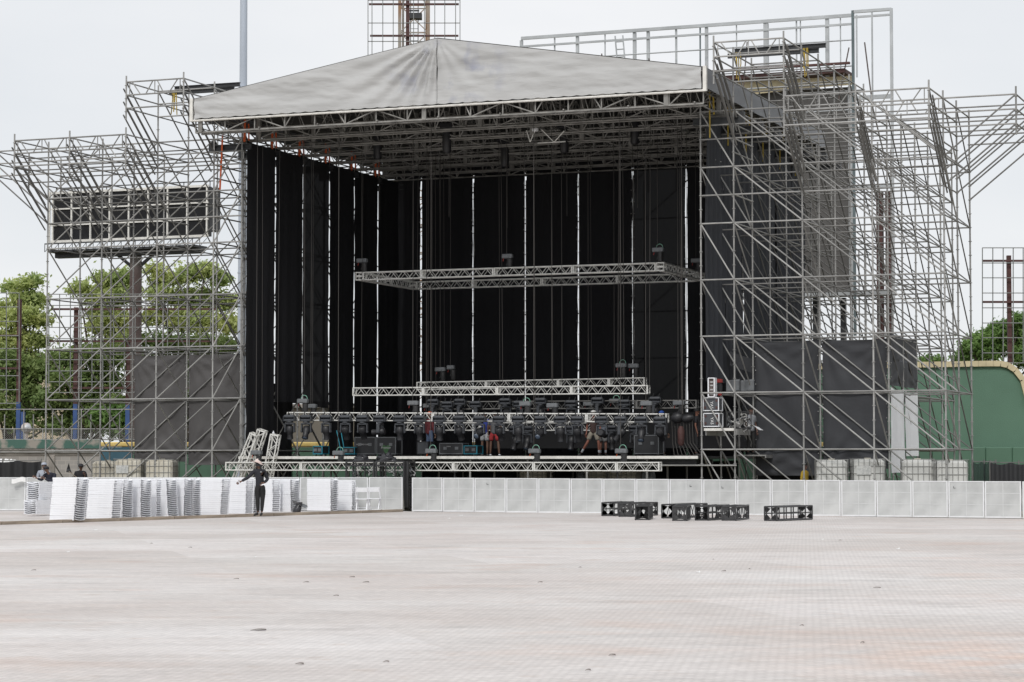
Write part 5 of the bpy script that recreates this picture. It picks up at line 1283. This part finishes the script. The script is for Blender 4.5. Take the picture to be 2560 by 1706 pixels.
u, _ = atv(1877, 1050, 2.1); person(S(u, 2.1, 2.0), -A_ + R(60), 'person in a striped grey shirt beside the green wall gap in the right tower', J_(), (0.16, .09, .07), (0.30, .31, .33), (0.03, .03, .03), (.01, .01, .01), (.03, .03, .03), sleeves=.5)
b = MB(); b.b2((-.5, -.5, -.05), (.7, .6, 0)); b.b2((-.5, -.5, -.12), (-.45, .6, -.05)); b.b2((.65, -.5, -.12), (.7, .6, -.05)); tag(b.build('scaffold_board', M['galv'], None, S(u, 2.1, 2.0), (0, 0, -A_)), 'scaffold board under the person in the striped shirt', 'board')
u, _ = atv(2012, 1180, 1.6); person(S(u, 1.6, 0), -A_ + R(80), 'person in a yellow and black vest below the charcoal tarps of the right tower', J_(), (0.16, .09, .07), (0.50, .33, .03), (0.03, .03, .03), (.01, .01, .01), (.03, .03, .03))

# ================================================================ SCOREBOARD (left)
VS = 26.0
(ua, zt), (ub, _), (_, zb) = atv(133, 478, VS), atv(518, 476, VS), atv(133, 605, VS)
zt -= .12; Wd = ub - ua; Hd = zt - zb
root = empty('scoreboard', S((ua + ub) / 2, VS, 0), -A_, 'large dark scoreboard with a white grid frame on one thick pillar behind the left tower', 'scoreboard')
NX, NZ = 8, 3
for i in range(NX):
    for j in range(NZ):
        b = MB(); cw, chh = Wd / NX - .12, Hd / NZ - .1
        x0 = -Wd / 2 + Wd * i / NX + .06; z0 = zb + Hd * j / NZ + .05
        for k in range(14): b.box((x0 + cw / 2, .03, z0 + chh * (k + .5) / 14), (cw, .02, chh / 14 * .95), Matrix.Rotation(R(25), 3, 'X'))
        b.b2((x0, .06, z0), (x0 + cw, .09, z0 + chh)); b.build('louver_panel', M['louver'], root)
b = MB()
for i in range(NX + 1):
    x = -Wd / 2 + Wd * i / NX; b.bar((x, 0, zb), (x, 0, zt), .08, .11, up=(0, 1, 0))
for j in range(NZ + 1):
    z = zb + Hd * j / NZ; b.bar((-Wd / 2 - .1, -.02, z), (Wd / 2 + .1, -.02, z), .09, .12 if j in (0, NZ) else .07)
b.bar((-Wd / 2 - .2, -.02, zb - .05), (-Wd / 2 - .2, -.02, zt + .1), .08, .08); b.build('frame', M['whitesteel'], root)
b = MB(); b.b2((-Wd / 2, .12, zb), (Wd / 2, .5, zt)); b.b2((Wd / 2 + .16, 0, zb + .2), (Wd / 2 + .55, .4, zt - .1)); b.build('back_box', M['dkbeam'], root)
b = MB(); b.tube((-Wd / 2, .3, zt + .28), (Wd / 2 + .2, .3, zt + .28), .03)
for i in range(7): b.tube((-Wd / 2 + Wd * i / 6, .3, zt), (-Wd / 2 + Wd * i / 6, .3, zt + .3), .025)
b.build('top_rail', M['blackmetal'], root)
b = MB(); b.b2((-Wd / 2 + .1, -.7, zb - .62), (Wd / 2 - .3, .6, zb - .5)); b.bar((-Wd / 2, -.75, zb - .18), (Wd / 2, -.75, zb - .18), .05, .06)
for i in range(23):
    x = -Wd / 2 + Wd * i / 22; b.tube((x, -.75, zb - .6), (x, -.75, zb - .15), .02); b.tube((x, -.75, zb - .6), (x + Wd / 22, -.75, zb - .2), .014)
b.bar((-Wd / 2 + .2, .1, zb - .75), (Wd / 2 - .3, .1, zb - .75), .4, .25); b.build('catwalk', M['dkbeam'], root)
px_, _ = atv(331, 800, VS); b = MB(); pu = px_ - (ua + ub) / 2
b.lathe((pu, .3, 0), [(.36, 0), (.34, 6), (.31, zb - .6)], 16); b.build('pillar', M['pillar'], root)
for dx in (-1.2, 1.2):
    b = MB(); b.bar((pu, .3, zb - 1.6), (pu + dx, .3, zb - .7), .12, .15); b.build('pillar_brace', M['dkbeam'], root)

# ================================================================ LIGHT POLE
p0 = at(603, 1100, 108); pt = at(600, -60, 108)
root = empty('light_pole', (p0.x, 108, 0), 0, 'tall pale blue-grey steel pole rising left of the roof', 'pole')
b = MB(); b.lathe((0, 0, 0), [(.215, 0), (.20, 8), (.165, pt.z), (.16, pt.z + 6)], 20); b.build('shaft', M['pole'], root)
b = MB()
for z in (6.1, 10.4, 14.7, 19): b.tube((0, 0, z), (0, 0, z + .06), .215, 20)
b.box((0, -.22, 7.2), (.14, .06, .3)); b.build('joint_band', M['pole'], root)
b = MB(); b.box((0, 0, pt.z + 6), (3.2, .2, .2)); b.box((0, 0, pt.z + 5), (3.2, .2, .2)); b.build('lamp_arm', M['pole'], root)
for k in range(6):
    b = MB(); b.bevbox((-1.4 + .56 * k, -.25, pt.z + 6.2), (.4, .3, .4), .05); b.build('floodlight', M['hoist'], root)

# ================================================================ GRID FRAMES (bare billboard frames)
def grid_frame(name, xs, ys, Y, label, bars=(), posts=(), m='wire', r=.03, rz=0, cat='grid frame', grp=None):
    o = at(xs[0], ys[-1], Y); root = empty(name, (o.x, Y, 0), 0, label, cat, grp)
    def L(x, y): q = at(x, y, Y); return (q.x - o.x, 0, q.z)
    b = MB()
    for x in xs: b.tube(L(x, ys[0]), L(x, ys[-1]), r, 4)
    for y in ys: b.tube(L(xs[0], y), L(xs[-1], y), r, 4)
    b.build('wire_grid', M[m], root)
    for x0, x1, y in bars: b = MB(); b.bar(Vector(L(x0, y)) + Vector((0, .12, 0)), Vector(L(x1, y)) + Vector((0, .12, 0)), .12, .1); b.build('crossbar', M['rust'], root)
    for x, y0, y1 in posts:
        q = Vector(L(x, y0)) + Vector((0, .3, 0)); q1 = Vector(L(x, y1)) + Vector((0, .3, 0))
        b = MB(); b.bar((q.x, .3, q1.z), q, .2, .2, up=(0, 1, 0)); b.build('post', M['rust'], root)
        b = MB(); b.bar((q.x, .3, 0), (q.x, .3, q1.z - .003), .2, .2, up=(0, 1, 0)); b.build('post_foot', M['bluep'], root)
    return root
grid_frame('wire_grid_screen', [-60, -33, -8, 16, 48], [733, 768, 804, 840, 872, 900, 940, 975, 1009], 118, 'steel wire grid frame cut by the left edge of the photo', [(-60, 48, 839), (-60, 48, 921)], [(46, 748, 1005)], grp=None)
grid_frame('wire_grid_screen', [122 + 27 * k for k in range(16)], [736, 764, 791, 819, 847, 873, 900, 928, 955, 982], 118, 'wide steel wire grid frame behind the left tower and below the scoreboard', [(128, 540, 773), (122, 540, 853), (180, 540, 970)], [(188, 768, 1010), (318, 850, 1012)])
grid_frame('wire_grid_screen', [2456, 2482, 2508, 2533, 2558, 2584, 2610], [620, 658, 695, 733, 770, 808, 845, 883, 908], 114, 'steel wire grid frame with a dark red post at the right edge of the photo', [(2458, 2610, 652), (2458, 2610, 755)], [(2525, 638, 940)])
grid_frame('wire_grid_screen', [920, 930, 957, 983, 1008, 1034, 1061, 1087, 1112, 1139, 1150], [-40, 1, 58, 104, 150, 200], 130, 'steel wire grid frame around the lattice tower above the roof peak', [(922, 1147, 10), (925, 1146, 89)], [(1019, -60, 200)])
b = MB(); p = at(58, 1030, 116)
b.bar((0, 0, 0), (0, 0, p.z), .18, .18, up=(0, 1, 0)); b.box((0, 0, .02), (.4, .4, .04)); tag(b.build('blue_post', M['bluep'], None, (p.x, 116, 0)), 'short blue post beside the silver round bundle at far left', 'post')
# lattice tower behind the roof peak
Yt = 136; o = at(1036, 60, Yt); root = empty('lattice_tower', (o.x, Yt, 0), 0, 'rusty lattice floodlight tower rising behind the roof peak', 'tower')
hw_ = 36 / F * Yt; zt = at(1036, -80, Yt).z
for sx in (-1, 1):
    for sy in (-1, 1):
        b = MB(); b.bar((sx * hw_ * (1.0 if sy < 0 else .82), sy * .5, 0), (sx * hw_ * (1.0 if sy < 0 else .82), sy * .5, zt), .18 if sy < 0 else .12, .18, up=(0, 1, 0)); b.build('leg', M['lattice'], root)
z = 1.0; k = 0
while z < zt - 1.5:
    b = MB(); q = Vector((-hw_, -.5, z)); b.bar(q, (hw_, -.5, z), .08, .08); b.bar((-hw_, -.5, z), (hw_, -.5, z + 1.6), .05, .06, up=(0, 1, 0)); b.bar((hw_, -.5, z), (-hw_, -.5, z + 1.6), .05, .06, up=(0, 1, 0)); b.bar((-hw_, .5, z), (hw_, .5, z), .06, .06); b.build('cross_brace', M['lattice'], root); z += 1.6
b = MB()
for x in (-.22, .22): b.tube((x, -.1, 0), (x, -.1, zt), .03)
z = .3
while z < zt: b.tube((-.22, -.1, z), (.22, -.1, z), .02, 4); z += .35
b.build('ladder', M['galv_dark'], root)
q = at(1036, 42, Yt); b = MB(); b.b2((-.35, -.6, q.z - .2), (.45, .1, q.z + .12)); b.b2((-.3, -.62, q.z + .2), (.3, -.5, q.z + .28)); b.build('rest_platform', M['dkbeam'], root)

# ================================================================ BIG BILLBOARD (right)
VB = 30.0
def BP(x, y): u, z = atv(x, y, VB); return u, z
u0, z0 = BP(1303, 98); u1, z1 = BP(2132, 37); u2, z2 = BP(2228, 31); zt = 23.08
root = empty('billboard', S((u1 + 8) / 2, VB, 0), -A_, 'huge steel billboard frame with a grey sheet panel behind the right tower', 'billboard'); ox_ = (u1 + 8) / 2
def X(u): return u - ox_
b = MB(); b.bar((X(u0), 0, zt), (X(u1), 0, zt), .1, .16); b.bar((X(u0), 0, zt - .42), (X(u1), 0, zt - .42), .08, .1); b.bar((X(u1), 0, zt + .16), (X(u2), 0, zt + .16), .12, .14); b.bar((X(u1), 0, zt - .1), (X(u2), 0, zt - .1), .08, .1); b.build('top_chord', M['bb_steel'], root)
zz = BP(2130, 735)[1]
posts = [(1302, .22), (1385, .10), (1442, .22), (1511, .08), (1585, .24), (1619, .22), (1689, .14), (1749, .1), (1765, .22), (1840, .08), (1914, .34), (1990, .1), (2000, .08), (2067, .26), (2100, .08)]
for k, (px, w) in enumerate(posts):
    u = BP(px, 100)[0]; b = MB(); b.bar((X(u), .1, 15 if px < 1900 else 20.2), (X(u), .1, zt - .08), w * .65, w * .6, up=(0, 1, 0)); b.build('post', M['bb_teal'] if px in (1749,) else M['bb_steel'], root)
for dz in (1.25, 2.5, 3.3, 4.6):
    b = MB(); b.tube((X(BP(1385, 100)[0] if dz < 4 else 8), -.35, zt - dz), (X(u1), -.35, zt - dz), .035, 5); b.build('catwalk_rail', M['bb_steel'], root)
for px, px2, dz in ((1770 / 3.361 + 1100 + 0, 1100 + 1865 / 3.361, 1.5), (1100 + 985 / 3.361, 1100 + 1030 / 3.361, 1.5), (1100 + 1375 / 3.361, 1100 + 1430 / 3.361, 1.1), (2126, 2102, 1.6), (2165, 2184, 1.4), (1872, 1865, 1)):
    a, c = BP(px, 100)[0], BP(px2, 100)[0]; b = MB(); b.bar((X(a), -.3, zt - dz), (X(c), -.6, zt - dz - 2.6), .045, .05); b.build('stay', M['pillar'], root)
a = BP(1565, 100)[0]; b = MB()
for x in (-.2, .2): b.tube((X(a) + x - .2, -.5, zt - .3), (X(a) + x + .2, -.5, zt - 5), .04)
for k in range(12): b.tube((X(a) - .38 + .035 * k, -.5, zt - .6 - .38 * k), (X(a) + .05 + .035 * k, -.5, zt - .6 - .38 * k), .03)
b.build('ladder', M['bb_steel'], root)
b = MB(); b.bar((X(u1), 0, zz - 2), (X(u1), 0, zt + .22), .12, .12, up=(0, 1, 0)); b.build('teal_post', M['bb_teal'], root)
b = MB(); b.bar((X(u2), 0, zz - 1), (X(u2), 0, zt + .2), .13, .13, up=(0, 1, 0)); um = (u1 + u2) / 2
b.bar((X(um), 0, zt - 6), (X(um), 0, zt + .1), .07, .07, up=(0, 1, 0)); b.bar((X(um) - .75, 0, zt - 3), (X(um) - .75, 0, zt), .07, .07, up=(0, 1, 0))
for dz in (4.0, 8.3): b.bar((X(u1), 0, zt - dz), (X(u2), 0, zt - dz), .1, .2)
b.build('side_frame', M['bb_steel'], root)
up_ = BP(2132, 213)[1]
b = MB(); b.b2((X(9.5), .5, zz + .2), (X(u1) - .35, .62, up_)); b.build('sheet_panel', M['bb_grey'], root)
b = MB(); b.b2((X(u1) - .34, .3, zz), (X(u1) - .1, .7, up_)); b.b2((X(9.5), .25, zz - .1), (X(u2), .7, zz + .16)); b.build('panel_edge', M['bb_steel'], root)
b = MB()
b.grid(20, 1, lambda i, j: (X(9.5 + (u1 - 9.5) * i), .1, up_ + .02 + .45 * j - .5 * (1 - i) ** 2 * (1 - j) * .8)); b.build('panel_trim', M['cream'], root)
b = MB(); b.b2((X(9.5), -.5, up_ + .55), (X(u1) - .3, 1.4, up_ + .75)); b.b2((X(9.5), -.8, up_ + .9), (X(u1), -.6, up_ + 1.0)); b.build('walkway_deck', M['rust'], root)
for px in (2182, 2205):
    u, z = BP(px, 470); b = MB(); b.bar((X(u), 1.5, 0), (X(u), 1.5, z), .3, .3, up=(0, 1, 0)); b.build('support_post', M['rust'], root)
for px in (2020, 2090):
    u, z = BP(px, 740); b = MB(); b.bar((X(u), 1.5, 0), (X(u), 1.5, z), .25, .25, up=(0, 1, 0)); b.build('support_post', M['dkbeam'], root)
for k in range(7):
    u, z = BP(2120 + k * 17, 700); b = MB(); b.tube((X(u), .9, 4.5), (X(u), .9, z + 1.5), .035, 5); b.build('rail_post', M['galv'], root)
for k in range(5):
    b = MB(); b.tube((X(BP(2000, 700)[0]), .9, 5.5 + 1.1 * k), (X(BP(2222, 700)[0]), .9, 5.5 + 1.1 * k), .03, 5); b.build('guard_rail', M['galv'], root)

# ================================================================ OUTFIELD WALLS
Yw = 108; xl = at(250, 1100, Yw).x; xm = at(332, 1100, Yw).x; xr = 40.0
root = empty('outfield_wall', (0, Yw, 0), 0, 'low padded green outfield wall with a yellow top running behind the stage', 'wall')
hw2 = 2.42
b = MB(); b.b2((xl, 0, 0), (xm, .3, hw2)); b.build('teal_section', M['teal'], root)
n = int((xr - xm) / 1.2)
for k in range(n):
    x = xm + (xr - xm) * k / n; b = MB(); b.bevbox((x + (xr - xm) / n / 2, .1, hw2 / 2), ((xr - xm) / n - .012, .22, hw2 - .02), .03); b.build('pad', M['pad'], root)
b = MB(); b.bevbox(((xl + at(2200, 1100, Yw).x) / 2, .15, hw2 + .12), (at(2200, 1100, Yw).x - xl, .42, .22), .05); b.build('yellow_cap', M['yellow'], root)
# big green wall with a curved cream coping
x0 = at(1835, 1000, 109).x; x1 = at(2575, 1000, 109).x; zt0 = at(2290, 926, 109).z; zt1 = at(2480, 915, 109).z
root = empty('green_wall', (x0, 109, 0), 0, 'tall green wall with a cream coping that curves down at its right end', 'wall')
prof = []
for k in range(41):
    t = k / 40; x = (x1 - x0) * t + 0; z = zt0 + (zt1 - zt0) * min(1, t / .85)
    px_w = at(2500, 1000, 109).x - x0
    if x > px_w: e = (x - px_w) / (x1 - x0 - px_w); z -= 2.2 * (1 - math.sqrt(max(0, 1 - e * e)))
    prof.append((x, z))
b = MB(); vs = [(x, 0, 0) for x, z in prof] + [(x, 0, z) for x, z in prof]; n = 41
b.add(vs, [(i, i + 1, n + i + 1, n + i) for i in range(40)]); b.build('wall_face', M['green'], root)
b = MB()
for (xa, za), (xb, zb_) in zip(prof, prof[1:]): b.bar((xa, .05, za + .1), (xb + .01, .05, zb_ + .1), .4, .26)
b.build('coping', M['cream'], root)
for px in (2342, 2420, 2436):
    p = at(px, 910, 109.2); b = MB(); b.box((p.x - x0, .3, p.z), (.5 if px == 2436 else .3, .3, .22)); b.build('bracket', M['rust'], root)
# rough block wall at far left
Yb = 112; xa = at(-120, 1150, Yb).x; xb = at(250, 1150, Yb).x; root = empty('block_wall', (0, Yb, 0), 0, 'rough concrete block wall with a worn green painted band at far left', 'wall')
b = MB(); b.b2((xa, 0, 0), (xb, .25, 2.05)); b.build('block_face', M['block'], root)
b = MB(); b.b2((xa, -.05, 2.05), (xb, .3, 2.2)); b.b2((xa, -.0, 2.2), (xb, .25, 2.38)); b.b2((at(122, 1150, Yb).x, -.06, 0), (at(137, 1150, Yb).x, -.001, 2.05)); b.build('concrete_band', M['conc'], root)
b = MB(); b.b2((xa, -.03, 2.38), (xb, .25, 2.80)); b.build('painted_band', M['paintworn'], root)
b = MB(); b.grid(60, 1, lambda i, j: (xa + (xb - xa) * i, -.12 - .05 * j, 2.25 + .07 * j + .02 * math.sin(i * 200))); b.tube((xa, -.12, 2.2), (xb, -.12, 2.2), .035); b.build('pipe_rail', M['galv'], root)
# chain-link fence on top
root = empty('chain_link_fence', (0, Yb + .1, 2.8), 0, 'chain-link fence with a high top rail above the block wall at far left', 'fence')
zc = at(0, 1073, Yb).z - 2.8; zr = at(0, 1024, Yb).z - 2.8; xe = at(340, 1100, Yb).x; b = MB(); s = .1; x = xa
while x < xe:
    b.tube((x, 0, 0), (x + zc, 0, zc), .006, 3, cap=False); b.tube((x, .005, zc), (x + zc, .005, 0), .006, 3, cap=False); x += s
b.build('wire_mesh', M['galv'], root)
b = MB()
for z in (0, zc, zr): b.tube((xa, 0, z), (xe, 0, z), .028, 6)
b.build('rail', M['galv'], root)
for k in range(20):
    x = at(-110 + 24 * k, 1090, Yb).x; b = MB(); b.tube((x, 0, 0), (x, 0, zr if k % 3 == 1 else zc + .35 * (k % 3)), .03, 6); b.build('post', M['galv'], root)
p = at(66, 1071, 114); b = MB()
def fn(i, j):
    th = i * 6.2832; ph = (j - .5) * math.pi; q = Vector((math.cos(th) * math.cos(ph), math.sin(th) * math.cos(ph), math.sin(ph))); return q * .26 * (1 + .12 * noise.noise(q * 3))
b.grid(18, 12, fn); b.tube((0, 0, -.2), (-.02, 0, -p.z), .1); tag(b.build('round_bundle', M['sky_ball'], None, p), 'silver round wrapped bundle on a post behind the chain-link fence', 'bundle')
# dark cloth fence and white bags, far left; dark mesh fence right
def cloth_fence(xs, ytop, Y, m, label, tilt=0):
    a, b_ = at(xs[0], ytop, Y), at(xs[1], ytop, Y); L = b_.x - a.x; root = empty('cloth_fence', (a.x, Y, 0), 0, label, 'fence')
    b = MB(); b.grid(40, 8, lambda i, j: (L * i, .05 * math.sin(i * 40), a.z * j - (.07 * abs(math.sin(i * 9)) if j == 1 else 0))); b.build('cloth', m, root)
    n = max(2, int(L / 2)); 
    for k in range(n + 1): b = MB(); b.tube((L * k / n, .08, 0), (L * k / n, .08, a.z + .08), .03); b.build('post', M['galv_dark'], root)
    b = MB(); b.tube((0, .08, a.z), (L, .08, a.z), .02); b.build('rail', M['galv_dark'], root)
cloth_fence((-90, 102), 1152, 100, M['black'], 'black cloth fence low at the far left behind the barriers')
cloth_fence((2433, 2490), 1155, 84, M['meshgreen'], 'green mesh fence panel at the right beyond the right tower')
cloth_fence((2476, 2620), 1157, 83.4, M['case'], 'black cloth draped fence at the right edge of the photo')
p = at(-10, 1148, 102); b = MB(); b.bevbox((0, 0, p.z / 2 - .1), (2.2, 1.2, p.z - .2), .04); b.b2((-1.15, -.65, p.z - .3), (1.15, .65, p.z - .22)); tag(b.build('concrete_block', M['conc'], None, (p.x - .2, 102, 0)), 'concrete block under white bags at the left edge', 'block')
for k in range(3):
    q = at(4 + 13 * k, 1146, 101.9); bag(Vector((q.x, 101.9, p.z - .22)), .22, .2, .2, M['paper'], 'white tied bag at the left edge behind the black cloth fence, %s from the left' % ORD[k], 'bag', 40 + k, 'white_bag')
# cream building far behind the trees
p = at(70, 960, 185); root = empty('building', (p.x, 185, 0), 0, 'cream building glimpsed between the far left trees', 'building'); zt = at(70, 893, 185).z
b = MB(); b.b2((-4, 0, 0), (3, 8, zt)); b.build('wall', M['building'], root); b = MB(); b.b2((-4.3, -.3, zt + .003), (3.3, 8.3, zt + .3)); b.build('roof', M['conc'], root)
for x in (-2.8, -.5, 1.6):
    b = MB(); b.b2((x, -.04, zt - 1.9), (x + .9, -.003, zt - .8)); b.build('window', M['glassdk'], root)

p = at(690, 1100, 126); q = at(905, 1020, 126)
root = empty('low_building', (p.x, 126, 0), 0, 'plain taupe building behind the left end of the outfield wall, seen under the side curtains', 'building')
b = MB(); b.b2((0, 0, 0), (q.x - p.x, 5, q.z)); b.build('wall', M['taupe'], root); b = MB(); b.b2((-.2, -.2, q.z + .003), (q.x - p.x + .2, 5.2, q.z + .2)); b.build('roof', M['conc'], root)
# ================================================================ TREES
def tree(px, ytop, Y, wpx, label, m, blobs=None, leaves=5200, ls=.26, seed=1, grp=None, ybase=1010, dens=1.0):
    rs = random.Random(seed); top = at(px, ytop, Y).z; base = at(px, ybase, Y).z; w = wpx / F * Y; x0 = at(px, 1000, Y).x
    root = empty('tree', (x0, Y, 0), 0, label, 'tree', grp)
    if blobs is None:
        blobs = []; n = 16
        for k in range(n):
            h = rs.random(); ww = w / 2 * (0.35 + .75 * math.sin(math.pi * min(1, (h * .8 + .25)))); a = rs.uniform(0, 6.28); rr = rs.uniform(.25, 1) * ww
            blobs.append((math.cos(a) * rr, math.sin(a) * rr * .7, base + (top - base) * (.12 + .8 * h), rs.uniform(.14, .26) * w))
        blobs.append((0, 0, top - .12 * w, .13 * w))
    else: blobs = [((bx - px) / F * Y, rs.uniform(-.5, .5) * w * .35, at(bx, by, Y).z, br * .92 / F * Y) for bx, by, br in blobs]
    b = MB(); b.tube((0, 0, 0), (0, 0, base * .6 + .1), .28, 8, .2)
    top0 = Vector((0, 0, base * .6))
    for bx, by, bz, br in blobs:
        mid = Vector((bx * .4, by * .4, base * .6 + (bz - base * .6) * .5)); b.tube(top0, mid, .14, 6, .08); b.tube(mid, (bx, by, bz), .08, 5, .03)
        for q in range(2):
            e = Vector((bx, by, bz)) + Vector((rs.uniform(-1, 1), rs.uniform(-1, 1), rs.uniform(0, 1))) * br * .7; b.tube((bx, by, bz), e, .03, 4, .01)
    b.build('trunk', M['bark'], root)
    b = MB(); tot = sum(r ** 2 for *_, r in blobs)
    for bx, by, bz, br in blobs:
        n = int(leaves * br * br / tot); cl = max(6, n // 14)
        for c in range(cl):
            d = Vector((rs.gauss(0, 1), rs.gauss(0, 1), rs.gauss(0, 1))).normalized() * br * (rs.random() ** .6) * rs.uniform(.7, 1.3); d.z *= .75
            cc = Vector((bx, by, bz)) + d; cs = rs.uniform(.18, .5)
            for q in range(14):
                p = cc + Vector((rs.gauss(0, cs), rs.gauss(0, cs), rs.gauss(0, cs * .55))) * .8
                nrm = Vector((rs.gauss(0, 1), rs.gauss(0, 1), rs.gauss(.8, .8))).normalized(); a1 = nrm.orthogonal().normalized(); a1 = Matrix.Rotation(rs.uniform(0, 6.28), 3, nrm) @ a1; a2 = nrm.cross(a1)
                s = ls * rs.uniform(.6, 1.3); b.add([p - a1 * s, p + a2 * s * .45 + a1 * .1 * s, p + a1 * s - nrm * s * .25, p - a2 * s * .45 + a1 * .1 * s], [(0, 1, 2, 3)])
    b.build('crown', m, root)
G = 'trees beyond the left wall'
tree(60, 690, 132, 150, 'yellow-green tree with a tall light top at the far left', M['leafye'], [(66, 712, 16), (80, 700, 14), (60, 745, 22), (88, 750, 18), (24, 715, 14), (70, 790, 28), (30, 800, 26), (96, 800, 18), (12, 850, 30), (55, 850, 32), (95, 850, 18), (-10, 770, 24), (60, 900, 30)], 12649, .15, 3, G)
tree(20, 860, 128, 190, 'dense dark tree low at the left edge', M['leafdk'], [(0, 900, 40), (45, 905, 38), (90, 925, 36), (20, 960, 45), (75, 980, 45), (110, 1010, 40), (0, 1020, 40), (50, 1050, 40), (130, 1060, 30)], 10350, .15, 5, G, 1080)
tree(245, 680, 134, 220, 'broad tree left of the scoreboard pillar', M['leafye'], [(200, 722, 17), (225, 735, 20), (260, 700, 20), (290, 712, 26), (275, 745, 30), (310, 740, 24), (240, 780, 22), (290, 800, 34), (245, 815, 20), (300, 850, 34), (310, 690, 18)], 12649, .15, 8, G)
tree(200, 870, 128, 200, 'dark round tree under the wire grid frame', M['leafdk'], [(150, 900, 30), (195, 890, 32), (240, 885, 34), (285, 890, 34), (165, 945, 36), (215, 950, 40), (270, 950, 40), (140, 1000, 34), (190, 1010, 40), (245, 1015, 40), (300, 1010, 34), (160, 1060, 30), (220, 1060, 34), (280, 1060, 30)], 13799, .16, 9, G, 1080)
tree(470, 665, 134, 260, 'tall tree right of the scoreboard pillar', M['leafye'], [(385, 672, 16), (395, 700, 20), (440, 695, 22), (475, 690, 26), (515, 680, 24), (550, 700, 24), (400, 740, 26), (450, 745, 34), (510, 745, 36), (560, 750, 28), (380, 790, 26), (440, 800, 36), (505, 805, 38), (570, 810, 30)], 16099, .15, 12, G)
tree(450, 830, 127, 260, 'dark dense tree low right of the pillar', M['leafdk'], [(350, 850, 26), (400, 860, 32), (450, 860, 36), (510, 860, 38), (565, 870, 32), (360, 910, 36), (420, 920, 40), (480, 930, 40), (550, 930, 40), (370, 980, 40), (440, 990, 40), (520, 1000, 40), (590, 990, 34), (380, 1040, 30), (450, 1050, 34)], 13799, .16, 14, G, 1080)
tree(325, 1000, 126, 90, 'leafy bush with pale fronds near the blue wall section', M['leafbr'], [(260, 1040, 24), (290, 1050, 26), (320, 1030, 28), (350, 1050, 26), (300, 1075, 24)], 3500, .18, 17, G, 1090)
tree(2500, 790, 150, 230, 'bright green round tree behind the green wall at the right', M['leafbr'], [(2548, 802, 20), (2520, 820, 26), (2485, 835, 26), (2450, 850, 26), (2420, 868, 22), (2555, 840, 34), (2500, 870, 34), (2455, 885, 28), (2410, 895, 20), (2560, 890, 34), (2590, 830, 40), (2600, 880, 40)], 17250, .15, 21, None, 905)
tree(2320, 895, 150, 60, 'small tuft of tree top just left of the bright round tree', M['leafbr'], [(2318, 903, 9), (2336, 905, 10), (2300, 908, 8)], 1724, .15, 22, None, 925)

# ================================================================ LITTER
rs = random.Random(5)
LV = [(646, 1577, 50), (590, 1449, 18), (880, 1444, 18), (915, 1457, 20), (1350, 1457, 16), (749, 1662, 28), (965, 1657, 20), (1530, 1640, 22), (1470, 1678, 18), (2156, 1609, 14), (84, 1427, 17), (765, 1457, 18), (2192, 1471, 24), (2004, 1566, 13), (1809, 1429, 16), (1873, 1424, 8), (1783, 1400, 5), (840, 1491, 18), (475, 1370, 12), (378, 1360, 8), (2100, 1352, 10), (1450, 1420, 9)]
for k, (px, py, wp) in enumerate(LV):
    g0 = gnd(px, py); b = MB(); L = wp / F * g0.y * .8; a0, a1, a2 = rs.uniform(.6, 1.6), rs.uniform(-.5, .5), rs.uniform(.3, .8)
    b.grid(8, 4, lambda i, j: ((i - .5) * L, (j - .5) * L * a2 * math.sin(max(.06, i ** a0) * 3.0) + a1 * L * .2 * i * i, .003 + .010 * (2 * j - 1) ** 2 * (.4 + i) + .007 * math.sin(i * 3.1)))
    tag(b.build('dry_leaf', M['dryleaf'], None, (g0.x, g0.y, gz(g0.x, g0.y)), (0, 0, rs.uniform(-.3, .3))), 'small curled dark leaf on the pale floor, %s from the left' % ORD[sorted(LV).index((px, py, wp))], 'leaf', 'dry leaves on the floor')
PV = [(1122, 1297), (238, 1326), (170, 1381), (638, 1394), (1746, 1432), (2056, 1350), (1150, 1290), (110, 1327), (2245, 1373)]
for k, (px, py) in enumerate(PV):
    g0 = gnd(px, py); b = MB(); L = rs.uniform(5, 12) / F * g0.y / 2
    b.grid(4, 3, lambda i, j: ((i - .5) * L * 2.4, (j - .5) * L * 1.4, .006 + .02 * i * j + .006 * math.sin(i * 9 + j * 5)))
    tag(b.build('paper_scrap', M['paper'], None, (g0.x, g0.y, gz(g0.x, g0.y)), (0, 0, rs.uniform(-.5, .5))), 'white paper scrap on the pale floor, %s from the left' % ORD[sorted(PV).index((px, py))], 'paper scrap', 'paper scraps on the floor')
